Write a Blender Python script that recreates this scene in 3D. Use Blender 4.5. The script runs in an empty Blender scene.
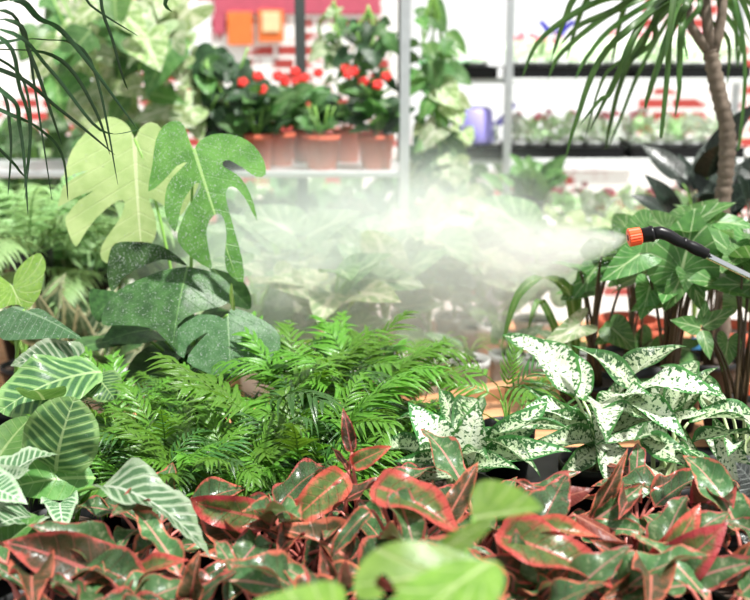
import bpy, math, random
from mathutils import Vector, Matrix, noise
from mathutils.geometry import delaunay_2d_cdt
random.seed(7)
R = random.Random(11)
COL = bpy.context.scene.collection
PI = math.pi
V = Vector

# ------------------------------------------------------------------ camera
CAM = V((0, 0, 1.6)); PITCH = math.radians(13); F = 1042.0
def at(px, py, Y):
    """point of the place seen at a pixel, at distance Y down the aisle"""
    fw = V((0, math.cos(PITCH), -math.sin(PITCH))); up = V((0, math.sin(PITCH), math.cos(PITCH)))
    d = fw + V(((px-375)/F, 0, 0)) + up*((300-py)/F)
    return CAM + d*(Y/d.y)
cd = bpy.data.cameras.new('camera'); cam = bpy.data.objects.new('camera', cd); COL.objects.link(cam)
cam.location = CAM; cam.rotation_euler = (PI/2-PITCH, 0, 0)
cd.sensor_width = 36; cd.lens = 36*F/750; cd.clip_start = .02
cd.dof.use_dof = True; cd.dof.focus_distance = 1.88; cd.dof.aperture_fstop = 2.8
bpy.context.scene.camera = cam
sc = bpy.context.scene
sc.view_settings.view_transform = 'Standard'; sc.view_settings.look = 'None'
sc.view_settings.exposure = .45; sc.view_settings.gamma = 1
sc.cycles.use_denoising = True
sc.cycles.max_bounces = 8; sc.cycles.diffuse_bounces = 3; sc.cycles.glossy_bounces = 2
sc.cycles.transmission_bounces = 4; sc.cycles.volume_bounces = 3; sc.cycles.transparent_max_bounces = 6
sc.cycles.volume_step_rate = 2.0; sc.cycles.sample_clamp_indirect = 6

# ------------------------------------------------------------------ node helpers
def lin(h):
    h = h.lstrip('#'); o = []
    for i in (0, 2, 4):
        c = int(h[i:i+2], 16)/255
        o.append(c/12.92 if c <= .04045 else ((c+.055)/1.055)**2.4)
    return (o[0], o[1], o[2], 1)
class NT:
    def __init__(s, name):
        s.m = bpy.data.materials.new(name); s.m.use_nodes = True
        s.t = s.m.node_tree; s.t.nodes.clear(); s.out = s.n('ShaderNodeOutputMaterial')
    def n(s, k, **kw):
        x = s.t.nodes.new(k)
        for a, b in kw.items(): setattr(x, a, b)
        return x
    def put(s, sock, v):
        if hasattr(v, 'is_output'): s.t.links.new(v, sock)
        elif v is not None: sock.default_value = v
    def M(s, op, a, b=None, c=None, clamp=False):
        x = s.n('ShaderNodeMath', operation=op, use_clamp=clamp)
        s.put(x.inputs[0], a)
        if b is not None: s.put(x.inputs[1], b)
        if c is not None: s.put(x.inputs[2], c)
        return x.outputs[0]
    def mix(s, f, a, b):
        x = s.n('ShaderNodeMix', data_type='RGBA'); s.put(x.inputs[0], f)
        s.put(x.inputs[6], a); s.put(x.inputs[7], b); return x.outputs[2]
    def step(s, v, a, b):   # smooth 0..1 between a and b
        x = s.n('ShaderNodeMapRange', interpolation_type='SMOOTHSTEP'); s.put(x.inputs[0], v)
        x.inputs[1].default_value = a; x.inputs[2].default_value = b; return x.outputs[0]
    def noise(s, scale, detail=2, vec=None, rough=.5):
        x = s.n('ShaderNodeTexNoise'); x.inputs['Scale'].default_value = scale
        x.inputs['Detail'].default_value = detail; x.inputs['Roughness'].default_value = rough
        if vec is not None: s.put(x.inputs['Vector'], vec)
        return x.outputs['Fac']
    def obj(s): return s.n('ShaderNodeTexCoord').outputs['Object']
    def uv(s): return s.n('ShaderNodeTexCoord').outputs['UV']
    def bsdf(s, col, rough=.5, metal=0, spec=.5, bump=None, bstr=.3, bdist=.01, trans=None, tf=0, em=None, es=0, alpha=None):
        b = s.n('ShaderNodeBsdfPrincipled'); s.put(b.inputs['Base Color'], col)
        s.put(b.inputs['Roughness'], rough); b.inputs['Metallic'].default_value = metal
        b.inputs['Specular IOR Level'].default_value = spec
        if bump is not None:
            k = s.n('ShaderNodeBump'); k.inputs['Strength'].default_value = bstr
            k.inputs['Distance'].default_value = bdist; s.put(k.inputs['Height'], bump)
            s.t.links.new(k.outputs[0], b.inputs['Normal'])
        if em is not None:
            s.put(b.inputs['Emission Color'], em); b.inputs['Emission Strength'].default_value = es
        o = b.outputs[0]
        if tf:
            t = s.n('ShaderNodeBsdfTranslucent'); s.put(t.inputs[0], trans)
            mx = s.n('ShaderNodeMixShader'); mx.inputs[0].default_value = tf
            s.t.links.new(o, mx.inputs[1]); s.t.links.new(t.outputs[0], mx.inputs[2]); o = mx.outputs[0]
        s.t.links.new(o, s.out.inputs[0]); return s.m
def plain(name, hexc, rough=.5, metal=0, spec=.5, var=.12, sc_=18, bstr=.15):
    t = NT(name); n = t.noise(sc_, 3, t.obj())
    c = lin(hexc); d = tuple(x*(1-2*var) for x in c[:3])+(1,); e = tuple(min(1, x*(1+var)) for x in c[:3])+(1,)
    return t.bsdf(t.mix(n, d, e), rough, metal, spec, bump=n, bstr=bstr, bdist=.003)

VAL = .66
def leafmat(name, base, dark, vein=None, nv=9, slope=.7, vw=.1, mid=.02, rough=.3, tf=.28, edge=None, ew=.02, blotch=None,
            bt=(.5, .6), bscale=14, back=None, stripe=None, rad=False, veinf=.7, spec=.4, midcol=None, bump=.5, val=None, sat=.9, hue=None):
    tone = lin(base)
    is_green = tone[1] > tone[0] * 1.25
    """leaf surface: UV x = across from the midrib, UV y = along it (leaf lengths)"""
    t = NT(name); uv = t.uv(); sp = t.n('ShaderNodeSeparateXYZ'); t.put(sp.inputs[0], uv)
    x, y = sp.outputs[0], sp.outputs[1]; ax = t.M('ABSOLUTE', x)
    oi = t.n('ShaderNodeObjectInfo').outputs['Random']
    n = t.noise(6, 3, uv)
    col = t.mix(t.step(n, .3, .7), lin(dark), lin(base))
    if rad:   # veins fan out from the leaf base
        ang = t.M('ARCTAN2', ax, y); rr = t.M('SQRT', t.M('ADD', t.M('MULTIPLY', x, x), t.M('MULTIPLY', y, y)))
        ph = t.M('MULTIPLY', t.M('ADD', ang, t.M('MULTIPLY', rr, -.55)), nv/3.2)
    else:
        ph = t.M('MULTIPLY', t.M('SUBTRACT', y, t.M('MULTIPLY', ax, slope)), nv)
    fr = t.M('ABSOLUTE', t.M('SUBTRACT', t.M('FRACT', ph), .5))       # 0 on the vein, .5 between
    line = t.M('SUBTRACT', 1, t.step(fr, 0, vw))
    if stripe:      # wide dark feathers between the veins
        st = t.M('MULTIPLY', t.step(fr, .14, .26), 1.0)
        ed = t.n('ShaderNodeAttribute', attribute_name='edge').outputs['Fac']
        st = t.M('MULTIPLY', st, t.step(ed, .03, .07))
        col = t.mix(st, col, lin(stripe))
    if blotch:
        bn = t.noise(bscale, 5, uv, .65)
        if bscale > 14:     # speckles crowd towards the margin and along the side veins
            ed = t.n('ShaderNodeAttribute', attribute_name='edge').outputs['Fac']
            bn = t.M('ADD', bn, t.M('MULTIPLY', t.M('SUBTRACT', 1, t.step(ed, .0, .09)), .09))
            bn = t.M('ADD', bn, t.M('MULTIPLY', line, .04))
        col = t.mix(t.step(bn, *bt), col, lin(blotch))
    if vein: col = t.mix(t.M('MULTIPLY', line, veinf), col, lin(vein))
    mw = t.M('MULTIPLY', t.M('SUBTRACT', 1.15, y), mid)
    ml = t.M('LESS_THAN', ax, mw)
    if vein or midcol: col = t.mix(t.M('MULTIPLY', ml, .85), col, lin(midcol or vein))
    if edge:
        ed = t.n('ShaderNodeAttribute', attribute_name='edge').outputs['Fac']
        w = t.M('ADD', ed, t.M('MULTIPLY', t.M('SUBTRACT', t.noise(7, 4, uv), .5), .11))
        col = t.mix(t.M('SUBTRACT', 1, t.step(w, ew*.3, ew)), col, lin(edge))
    hsv = t.n('ShaderNodeHueSaturation'); t.put(hsv.inputs['Color'], col)
    t.put(hsv.inputs['Value'], t.M('MULTIPLY', t.M('ADD', t.M('MULTIPLY', oi, .5), .75), val or VAL)); t.put(hsv.inputs['Saturation'], sat)
    t.put(hsv.inputs['Hue'], t.M('ADD', t.M('MULTIPLY', oi, .02), .50 if back or not is_green else .476)); col = hsv.outputs[0]
    front = col
    if back:
        g = t.n('ShaderNodeNewGeometry').outputs['Backfacing']
        col = t.mix(g, col, lin(back))
    wet = t.noise(70, 3, t.obj(), .65)
    ht = t.M('ADD', t.M('MULTIPLY', line, -.6), t.M('MULTIPLY', t.step(wet, .55, .7), .5))
    tc = t.n('ShaderNodeHueSaturation'); t.put(tc.inputs['Color'], front)
    tc.inputs['Value'].default_value = 1.5; tc.inputs['Saturation'].default_value = 1.05; tc.inputs['Hue'].default_value = .485
    rg = t.M('ADD', t.M('MULTIPLY', t.step(wet, .45, .65), -.12), rough+.08)
    return t.bsdf(col, rg, 0, spec, bump=ht, bstr=bump, bdist=.004, trans=tc.outputs[0], tf=tf)

# ------------------------------------------------------------------ object helpers
def mesh_obj(name, verts, faces, mat, parent=None, smooth=True, uvs=None, edge=None):
    me = bpy.data.meshes.new(name); me.from_pydata([tuple(v) for v in verts], [], faces)
    if uvs:
        l = me.uv_layers.new(name='UVMap')
        for lp in me.loops: l.data[lp.index].uv = uvs[lp.vertex_index]
    if edge:
        a = me.attributes.new('edge', 'FLOAT', 'POINT')
        for i, e in enumerate(edge): a.data[i].value = e
    if smooth: me.polygons.foreach_set('use_smooth', [True]*len(me.polygons))
    for m in (mat if isinstance(mat, list) else [mat]): me.materials.append(m)
    me.update()
    o = bpy.data.objects.new(name, me); COL.objects.link(o)
    if parent: o.parent = parent
    return o
def tag(o, label=None, cat=None, group=None, kind=None):
    if label: o['label'] = label
    if cat: o['category'] = cat
    if group: o['group'] = group
    if kind: o['kind'] = kind
    return o
def thing(name, loc, label, cat, group=None, rz=0):
    o = bpy.data.objects.new(name, None); COL.objects.link(o); o.location = loc; o.rotation_euler.z = rz
    o.empty_display_size = .02
    return tag(o, label, cat, group)
class MB:
    def __init__(s): s.v = []; s.f = []
    def add(s, v, f):
        k = len(s.v); s.v += [V(a) for a in v]; s.f += [tuple(i+k for i in q) for q in f]; return s
    def box(s, c, d, rz=0, bev=.0):
        x, y, z = (a/2 for a in d); c = V(c); ro = Matrix.Rotation(rz, 3, 'Z')
        b = min(bev, x*.9, y*.9, z*.9)
        if b <= 0:
            p = [(-x,-y,-z),(x,-y,-z),(x,y,-z),(-x,y,-z),(-x,-y,z),(x,-y,z),(x,y,z),(-x,y,z)]
            return s.add([ro@V(q)+c for q in p], [(0,3,2,1),(4,5,6,7),(0,1,5,4),(1,2,6,5),(2,3,7,6),(3,0,4,7)])
        pts = []
        for zz, i in ((-z, b), (-z+b, 0), (z-b, 0), (z, b)):
            X, Y = x-i, y-i
            pts += [(-X+b*.5,-Y,zz),(X-b*.5,-Y,zz),(X,-Y+b*.5,zz),(X,Y-b*.5,zz),(X-b*.5,Y,zz),(-X+b*.5,Y,zz),(-X,Y-b*.5,zz),(-X,-Y+b*.5,zz)]
        f = [tuple(range(7,-1,-1)), tuple(range(24,32))]
        for k in range(3):
            for i in range(8):
                j = (i+1) % 8; f.append((k*8+i, k*8+j, (k+1)*8+j, (k+1)*8+i))
        return s.add([ro@V(q)+c for q in pts], f)
    def tube(s, pts, rad, n=8, cap=True):
        pts = [V(p) for p in pts]; m = len(pts)
        if not isinstance(rad, (list, tuple)): rad = [rad]*m
        d0 = (pts[1]-pts[0]).normalized(); u = d0.orthogonal().normalized(); v = []; f = []
        for i, p in enumerate(pts):
            d = (pts[min(i+1, m-1)]-pts[max(i-1, 0)]).normalized()
            u = (u-d*u.dot(d)).normalized(); w = d.cross(u)
            for k in range(n):
                a = 2*PI*k/n; v.append(p+(u*math.cos(a)+w*math.sin(a))*rad[i])
        for i in range(m-1):
            for k in range(n):
                j = (k+1) % n; f.append((i*n+k, i*n+j, (i+1)*n+j, (i+1)*n+k))
        if cap: f += [tuple(range(n-1,-1,-1)), tuple(range((m-1)*n, m*n))]
        return s.add(v, f)
    def lathe(s, prof, n=28, c=(0,0,0)):
        c = V(c); v = []; f = []
        for r, z in prof:
            for k in range(n): a = 2*PI*k/n; v.append(c+V((r*math.cos(a), r*math.sin(a), z)))
        for i in range(len(prof)-1):
            for k in range(n):
                j = (k+1) % n; f.append((i*n+k, i*n+j, (i+1)*n+j, (i+1)*n+k))
        return s.add(v, f)
    def ball(s, c, r, sub=0, sq=(1,1,1)):
        g = (1+5**.5)/2
        p = [V(q).normalized() for q in ((-1,g,0),(1,g,0),(-1,-g,0),(1,-g,0),(0,-1,g),(0,1,g),(0,-1,-g),(0,1,-g),(g,0,-1),(g,0,1),(-g,0,-1),(-g,0,1))]
        f = [(0,11,5),(0,5,1),(0,1,7),(0,7,10),(0,10,11),(1,5,9),(5,11,4),(11,10,2),(10,7,6),(7,1,8),(3,9,4),(3,4,2),(3,2,6),(3,6,8),(3,8,9),(4,9,5),(2,4,11),(6,2,10),(8,6,7),(9,8,1)]
        for _ in range(sub):
            cache = {}; nf = []
            def mid(a, b):
                k = (min(a,b), max(a,b))
                if k not in cache: p.append(((p[a]+p[b])/2).normalized()); cache[k] = len(p)-1
                return cache[k]
            for a, b, q in f:
                x, y, z = mid(a,b), mid(b,q), mid(q,a); nf += [(a,x,z),(b,y,x),(q,z,y),(x,y,z)]
            f = nf
        return s.add([V(c)+V((q.x*sq[0], q.y*sq[1], q.z*sq[2]))*r for q in p], f)
    def build(s, name, mat, parent=None, smooth=True, off=None):
        v = s.v if off is None else [p-V(off) for p in s.v]
        return mesh_obj(name, v, s.f, mat, parent, smooth)
def bez(a, b, c, d, n=9):
    return [a*(1-t)**3+b*3*t*(1-t)**2+c*3*t*t*(1-t)+d*t**3 for t in [i/(n-1) for i in range(n)]]

# ------------------------------------------------------------------ leaf meshes
def crom(p, n=4, closed=False):
    o = []; m = len(p)
    for i in range(m if closed else m-1):
        g = (lambda k: p[k % m]) if closed else (lambda k: p[max(0, min(m-1, k))])
        a, b, c, d = g(i-1), g(i), g(i+1), g(i+2)
        for k in range(n):
            t = k/n
            o.append(tuple(.5*(2*b[j]+(c[j]-a[j])*t+(2*a[j]-5*b[j]+4*c[j]-d[j])*t*t+(3*b[j]-a[j]-3*c[j]+d[j])*t**3) for j in (0, 1)))
    if not closed: o.append(tuple(p[-1]))
    return o
def inside(p, poly):
    x, y = p; r = False; j = len(poly)-1
    for i in range(len(poly)):
        a, b = poly[i], poly[j]
        if (a[1] > y) != (b[1] > y) and x < (b[0]-a[0])*(y-a[1])/(b[1]-a[1])+a[0]: r = not r
        j = i
    return r
def dist(p, poly):
    m = 9.; px, py = p
    for i in range(len(poly)):
        ax, ay = poly[i-1]; bx, by = poly[i]; dx, dy = bx-ax, by-ay; L = dx*dx+dy*dy
        t = 0 if L < 1e-12 else max(0, min(1, ((px-ax)*dx+(py-ay)*dy)/L))
        q = (px-ax-t*dx)**2+(py-ay-t*dy)**2
        if q < m: m = q
    return m**.5
def leafgeo(poly, step=.07, fold=.25, droop=.6, und=.03, uf=9, seed=0, cup=0, quilt=0, nv=8, twist=0):
    rr = random.Random(seed)
    xs = [p[0] for p in poly]; ys = [p[1] for p in poly]
    pts = [tuple(p) for p in poly]; n0 = len(pts)
    y = min(ys)+step*.5; row = 0
    while y < max(ys):
        x = 0 if True else 0
        k = int(max(abs(min(xs)), max(xs))/step)+1
        for i in range(-k, k+1):
            q = (i*step+(step*.5 if (row % 2 and i != 0) else 0)*(1 if i > 0 else -1), y+rr.uniform(-.1, .1)*step)
            if i == 0: q = (0, y)
            if inside(q, poly) and dist(q, poly) > step*.38: pts.append(q)
        y += step*.85; row += 1
    r = delaunay_2d_cdt([V(p) for p in pts], [(i, (i+1) % n0) for i in range(n0)], [], 0, 1e-5)
    vs = [(v.x, v.y) for v in r[0]]; fs = []
    for f in r[2]:
        c = (sum(vs[i][0] for i in f)/len(f), sum(vs[i][1] for i in f)/len(f))
        if inside(c, poly): fs.append(tuple(f))
    edge = [dist(p, poly) for p in vs]; ph = rr.uniform(0, 6); out = []
    wmax = max(max(xs), -min(xs))
    for (x, y) in vs:
        ax = abs(x); z = fold*ax-cup*ax*ax*2
        z += und*math.sin(uf*y+ph+(1.3 if x > 0 else 0))*(ax/wmax)**1.5
        if quilt: z += quilt*math.cos((y-.7*ax)*nv*2*PI)*min(1, ax/wmax*3)
        X = x; c = droop
        tw = twist*y; X, z = X*math.cos(tw)-z*math.sin(tw), X*math.sin(tw)+z*math.cos(tw)
        if abs(c) > 1e-3:
            a = c*y; rad = 1/c+z
            out.append(V((X, math.sin(a)*rad, rad*math.cos(a)-1/c)))
        else: out.append(V((X, y, z)))
    return out, fs, [(p[0], p[1]) for p in vs], edge
def lens(w=.2, p=.85, q=.9, n=11, tip=.06):
    """right half of an oval pointed leaf, base to tip"""
    h = []
    for i in range(n+1):
        t = i/n; a, b = .55*q/.8, 1.1; pk = a/(a+b)      # widest below the middle, drawn out to a sharp tip
        wide = t**a * (1-t)**b / (pk**a * (1-pk)**b)
        h.append((w * wide, t))
    return h
def sym(h, n=2):
    h = crom(h, n); r = [(x, y) for x, y in h if x > 1e-4 or (x, y) in (h[0], h[-1])]
    a = r; b = [(-x, y) for x, y in reversed(r) if x > 1e-3]
    return a+b
ARROW = [(0,0),(.05,-.07),(.12,-.2),(.22,-.3),(.32,-.3),(.38,-.18),(.36,-.02),(.33,.15),(.28,.35),(.2,.6),(.1,.82),(.03,.94),(0,1)]
HEART = [(0,0),(.05,-.1),(.15,-.2),(.3,-.24),(.42,-.15),(.48,.02),(.46,.2),(.4,.38),(.3,.58),(.18,.77),(.07,.92),(0,1)]
POOL = {}
def pool(key, halves, mat, n=4, **kw):
    POOL[key] = []
    for i in range(n):
        rr = random.Random(i*7+len(key)); h = halves[i % len(halves)]
        k = dict(kw); k['seed'] = i*13+5
        k['droop'] = kw.get('droop', .6)*rr.uniform(.5, 1.5); k['fold'] = kw.get('fold', .25)*rr.uniform(.6, 1.4)
        k['twist'] = rr.uniform(-.5, .5)
        v, f, uv, e = leafgeo(sym(h), **k)
        o = mesh_obj('leaf', v, f, mat, uvs=uv, edge=e); POOL[key].append(o.data); bpy.data.objects.remove(o)
def frame(base, tip, hint, w=1.0, L=None):
    d = (tip-base); L = L or d.length; d.normalize(); n = hint-d*hint.dot(d)
    if n.length < 1e-3: n = d.orthogonal()
    n.normalize(); x = d.cross(n)
    return Matrix(((x.x*L*w, d.x*L, n.x*L, base.x), (x.y*L*w, d.y*L, n.y*L, base.y), (x.z*L*w, d.z*L, n.z*L, base.z), (0,0,0,1)))
CHORD = {}
def put_leaf(root, key, base, tip, hint=V((0,-.5,.85)), w=1.0, name='leaf', label=None, data=None):
    me = data or R.choice(POOL[key])
    # the drooping leaf's own chord runs from its base to its tip vertex
    k = me.name
    if k not in CHORD: CHORD[k] = max((v.co for v in me.vertices), key=lambda c: c.y if abs(c.x) < .12 else -1).copy()
    c = CHORD[k]; d = tip-base; L = d.length/max(.3, math.hypot(c.y, c.z)); a = math.atan2(c.z, c.y)
    M = frame(base, tip, V(hint), w, 1.0)
    ro = M @ Matrix.Rotation(-a, 4, 'X') @ Matrix.Scale(L, 4)
    o = bpy.data.objects.new(name, me); COL.objects.link(o); o.parent = root
    ro.translation = base-root.location
    o.matrix_basis = ro
    if label: o['label'] = label
    return o
def stem(root, a, b, r, mat, name='petiole', up=.6, parent=None, n=6):
    L = (b-a).length; m = MB()
    side = V((b.x-a.x, b.y-a.y, 0))
    pts = bez(a, a+V((0,0,L*up*.6))+side*.1, b-side*.35+V((0,0,-L*.1)), b, 8)
    m.tube([p-root.location for p in pts], [r*(1.3-.6*i/7) for i in range(8)], n)
    return m.build(name, mat, root)

# ------------------------------------------------------------------ materials
M = {}
M['pale_monstera'] = leafmat('pale_monstera_leaf', '#b2cf86', '#9dc072', '#d3e4ae', nv=7, slope=.55, vw=.05, mid=.018, tf=.4, veinf=.35, spec=.3, val=.7)
M['bright_monstera'] = leafmat('bright_monstera_leaf', '#5a9a3a', '#43822c', '#9cc574', nv=7, slope=.55, vw=.04, mid=.012, tf=.33, veinf=.12, val=.8)
M['dark_monstera'] = leafmat('dark_monstera_leaf', '#3c7634', '#285628', '#6a9c58', nv=6, slope=.6, vw=.04, mid=.012, tf=.15, veinf=.25, spec=.25, val=.75)
M['grey_monstera'] = leafmat('grey_green_monstera_leaf', '#4f8a50', '#3b7440', '#8fbb84', nv=6, slope=.6, vw=.04, mid=.012, tf=.2, veinf=.2)
M['lime'] = leafmat('lime_leaf', '#86c43c', '#6fae30', '#cbe79a', nv=8, slope=.5, vw=.08, mid=.02, tf=.4, rad=True)
M['alocasia'] = leafmat('alocasia_leaf', '#4d8256', '#39703f', '#86b183', nv=9, slope=.5, vw=.06, mid=.015, tf=.2)
M['syng'] = leafmat('arrowhead_leaf', '#56a042', '#3d8434', '#bcdc9c', nv=9, vw=.09, mid=.02, tf=.33, rad=True, veinf=.75)
M['syng_pale'] = leafmat('pale_arrowhead_leaf', '#a8c98e', '#7fb06a', '#e6efcf', nv=9, vw=.2, mid=.05, tf=.35, rad=True, blotch='#e3ecc8', bt=(.45,.65), bscale=5)
M['syng_bg'] = leafmat('cream_arrowhead_leaf', val=.72, base='#b4d08a', dark='#6fa04c', vein='#e0ebc4', nv=8, vw=.12, mid=.05, tf=.35, rad=True, blotch='#e6ecca', bt=(.5,.64), bscale=4)
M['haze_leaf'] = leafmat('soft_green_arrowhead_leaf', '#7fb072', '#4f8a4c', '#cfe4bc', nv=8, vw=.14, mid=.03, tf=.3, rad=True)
M['snake'] = leafmat('edged_upright_leaf', '#5f8560', '#466f4c', '#8fae88', nv=5, vw=.05, mid=.03, edge='#d9e2b4', ew=.05, tf=.2)
M['dieff'] = leafmat('speckled_leaf', '#f2f6e6', '#e0ecc8', None, val=.82, blotch='#2f6a24', bt=(.545,.585), bscale=24, edge='#4a8a36', ew=.02, tf=.3, rough=.35, midcol='#dbe8c0', mid=.012)
M['dieff2'] = leafmat('mottled_leaf', '#dce8c2', '#b5d096', None, val=.75, blotch='#26591e', bt=(.51,.56), bscale=22, edge='#3c7a2c', ew=.03, tf=.28, rough=.35, midcol='#dbe8c0', mid=.014)
M['red'] = leafmat('red_edged_leaf', '#567c44', '#37582e', '#b8786a', nv=8, slope=.75, vw=.05, mid=.01, edge='#d84a3e', ew=.026, blotch='#a86a54', bt=(.56,.7), bscale=9, tf=.22, rough=.2, spec=.6, bump=.8, back='#8c5a48', veinf=.4, midcol='#cc6a5c')
M['red2'] = leafmat('dark_red_edged_leaf', '#6a4630', '#3a4626', '#a8584a', nv=8, slope=.75, vw=.07, mid=.02, edge='#cc4436', ew=.035, blotch='#a8462f', bt=(.5,.66), bscale=6, tf=.22, rough=.26, back='#7a332c', veinf=.5, midcol='#d8605a')
M['red3'] = leafmat('green_red_edged_leaf', '#5d8848', '#3f7036', '#a8a080', nv=8, slope=.75, vw=.05, mid=.016, edge='#cc5448', ew=.022, blotch='#9db07c', bt=(.52,.64), bscale=11, tf=.25, rough=.28, back='#8a5040', veinf=.4, midcol='#d88a80')
M['coral'] = leafmat('coral_margined_leaf', '#7c8a48', '#567038', '#d87868', nv=8, slope=.75, vw=.06, mid=.016, edge='#d84448', ew=.07, blotch='#b8664e', bt=(.5,.66), bscale=9, tf=.35, rough=.22, spec=.5, bump=.8, back='#b04a44', veinf=.5, midcol='#e0665c', val=.72, sat=.95)
M['orange_leaf'] = leafmat('orange_red_leaf', '#b8432a', '#8a2c1c', '#d8785a', nv=8, slope=.75, vw=.06, mid=.02, tf=.35, rough=.28)
M['calathea'] = leafmat('striped_leaf', '#92b864', '#6e9c4a', '#b4ce88', nv=9, slope=.75, vw=.1, mid=.02, stripe='#41703a', tf=.25, rough=.28, back='#7d9a6c')
M['calathea_pale'] = leafmat('silver_striped_leaf', '#cfe2c0', '#a2c890', '#e2efd4', nv=11, slope=.8, vw=.12, mid=.02, stripe='#5c8c58', tf=.25, rough=.25, back='#5c4048')
M['plain_leaf'] = leafmat('fresh_green_leaf', '#5fa842', '#468f34', '#a2cf7a', nv=9, slope=.5, vw=.06, mid=.02, tf=.35)
M['palm'] = leafmat('palm_leaflet', '#6cb038', '#478c26', None, sat=.98, val=.64, tf=.32, rough=.28, bump=.15)
M['palm_dark'] = leafmat('dark_palm_leaflet', '#3f8430', '#286422', None, tf=.28, rough=.25, bump=.15)
M['strap'] = leafmat('strap_leaf', '#2e5a30', '#1e4424', None, tf=.15, rough=.3, bump=.1)
M['strap_green'] = leafmat('green_strap_leaf', '#4c8030', '#2f6426', None, tf=.35, rough=.35, bump=.1)
M['rubber'] = leafmat('rubber_leaf', '#26382c', '#18261e', '#42584a', nv=9, vw=.04, mid=.015, tf=.06, rough=.25)
M['bg_green'] = leafmat('background_leaf', '#4f9440', '#357a2e', '#8fc070', nv=7, vw=.06, mid=.02, tf=.3, rough=.4)
M['bg_dark'] = leafmat('background_dark_leaf', '#2c5c30', '#1b4222', '#4f8850', nv=7, vw=.06, mid=.02, tf=.2, rough=.35)
M['bg_pale'] = leafmat(val=1.2, name='seedling_leaf', base='#d2e6c0', dark='#aed09a', tf=.35, rough=.45)
M['bg_white'] = leafmat(val=1.2, name='seedling_white_leaf', base='#f0f4ec', dark='#cfe0c4', tf=.3, rough=.5)
M['fern'] = leafmat('fern_leaflet', '#8fba78', '#6ca25a', None, val=.95, tf=.35, rough=.45, bump=.1)
M['peperomia'] = leafmat('dark_crinkled_leaf', '#4a524c', '#262c2a', '#8a928c', nv=9, vw=.2, mid=.02, tf=.05, rough=.25)
M['petiole'] = plain('green_petiole', '#7fae4e', .4)
M['petiole_dark'] = plain('brown_stem', '#4e4028', .5)
M['petiole_red'] = plain('pink_petiole', '#b5665c', .4)
M['petiole_pale'] = plain('pale_petiole', '#c2d3a0', .4)
M['black'] = plain('black_plastic', '#101112', .5, spec=.3)
M['white_pot'] = plain('white_plastic', '#eceeec', .5, var=.04)
M['terracotta'] = plain('terracotta', '#b8563a', .8, var=.12)
M['steel'] = plain('galvanised_steel', '#c6cacb', .35, metal=.6, var=.1)
M['dark_steel'] = plain('dark_steel', '#4e5452', .45, metal=.4)
M['chrome'] = plain('chrome', '#d8dadc', .12, metal=1, var=.02)
M['shelf_white'] = plain('white_shelf', '#d6dad8', .5, var=.04)
M['nozzle'] = plain('orange_plastic', '#f05423', .4, var=.03)
M['wand_black'] = plain('gloss_black_plastic', '#0c0c0e', .35, spec=.3, bstr=.05)
M['soil'] = plain('soil', '#3a2c22', .95, var=.4, sc_=120, bstr=1)
M['bark'] = plain('bark', '#75675a', .9, var=.3, sc_=60, bstr=.8)
M['red_petal'] = plain('red_petal', '#d8281f', .4)
M['pink_petal'] = plain('pink_petal', '#e88a96', .5)
M['white_petal'] = plain('white_petal', '#f0efe8', .5, var=.03)
M['blue_petal'] = plain('blue_petal', '#3a35c8', .5)
M['purple'] = plain('purple_plastic', '#a9a0f0', .4, var=.05)
M['pink_cloth'] = plain('pink_red_cloth', '#c0566a', .8)
M['orange_card'] = plain('orange_card', '#ee7a38', .7)
M['cream_card'] = plain('cream_card', '#e8cfa0', .7)
M['blue_tag'] = plain('blue_plastic', '#5aa4dc', .5)
M['white_tag'] = plain('white_tag', '#eef0f2', .5, var=.02)
M['green_plastic'] = plain('green_plastic', '#5fd46a', .4)
t = NT('water'); b = t.n('ShaderNodeBsdfPrincipled'); b.inputs['Base Color'].default_value = (.9,.95,.93,1)
b.inputs['Roughness'].default_value = .08; b.inputs['Transmission Weight'].default_value = .55; b.inputs['IOR'].default_value = 1.33
t.t.links.new(b.outputs[0], t.out.inputs[0]); M['water'] = t.m
t = NT('wood'); mp = t.n('ShaderNodeMapping'); t.put(mp.inputs[0], t.obj()); mp.inputs['Scale'].default_value = (1.5, 22, 22)
n = t.noise(3, 5, mp.outputs[0], .6)
M['wood'] = t.bsdf(t.mix(t.step(n, .3, .7), lin('#a8714a'), lin('#d09a70')), .6, bump=n, bstr=.3, bdist=.004)
t = NT('brick'); bt = t.n('ShaderNodeTexBrick'); mp = t.n('ShaderNodeMapping'); t.put(mp.inputs[0], t.obj())
mp.inputs['Rotation'].default_value = (PI/2, 0, 0); t.put(bt.inputs['Vector'], mp.outputs[0])
for k, v in (('Scale', 1.0), ('Mortar Size', .013), ('Mortar Smooth', .2), ('Brick Width', .26), ('Row Height', .085), ('Bias', -.1)):
    bt.inputs[k].default_value = v
bt.inputs['Color1'].default_value = lin('#b8453e'); bt.inputs['Color2'].default_value = lin('#9c3a34'); bt.inputs['Mortar'].default_value = lin('#f4f1ee')
n = t.noise(3.2, 3, t.obj())
c = t.mix(t.step(n, .5, .56), bt.outputs['Color'], lin('#f2efec'))      # white patches over the bricks: whitewash, also standing in for blown-out light
M['brick'] = t.bsdf(c, .8, bump=bt.outputs['Fac'], bstr=-.4, bdist=.01)
t = NT('concrete'); n = t.noise(2.5, 6, t.obj()); M['concrete'] = t.bsdf(t.mix(n, lin('#8f8e88'), lin('#c0beb6')), .8, bump=n)

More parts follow.
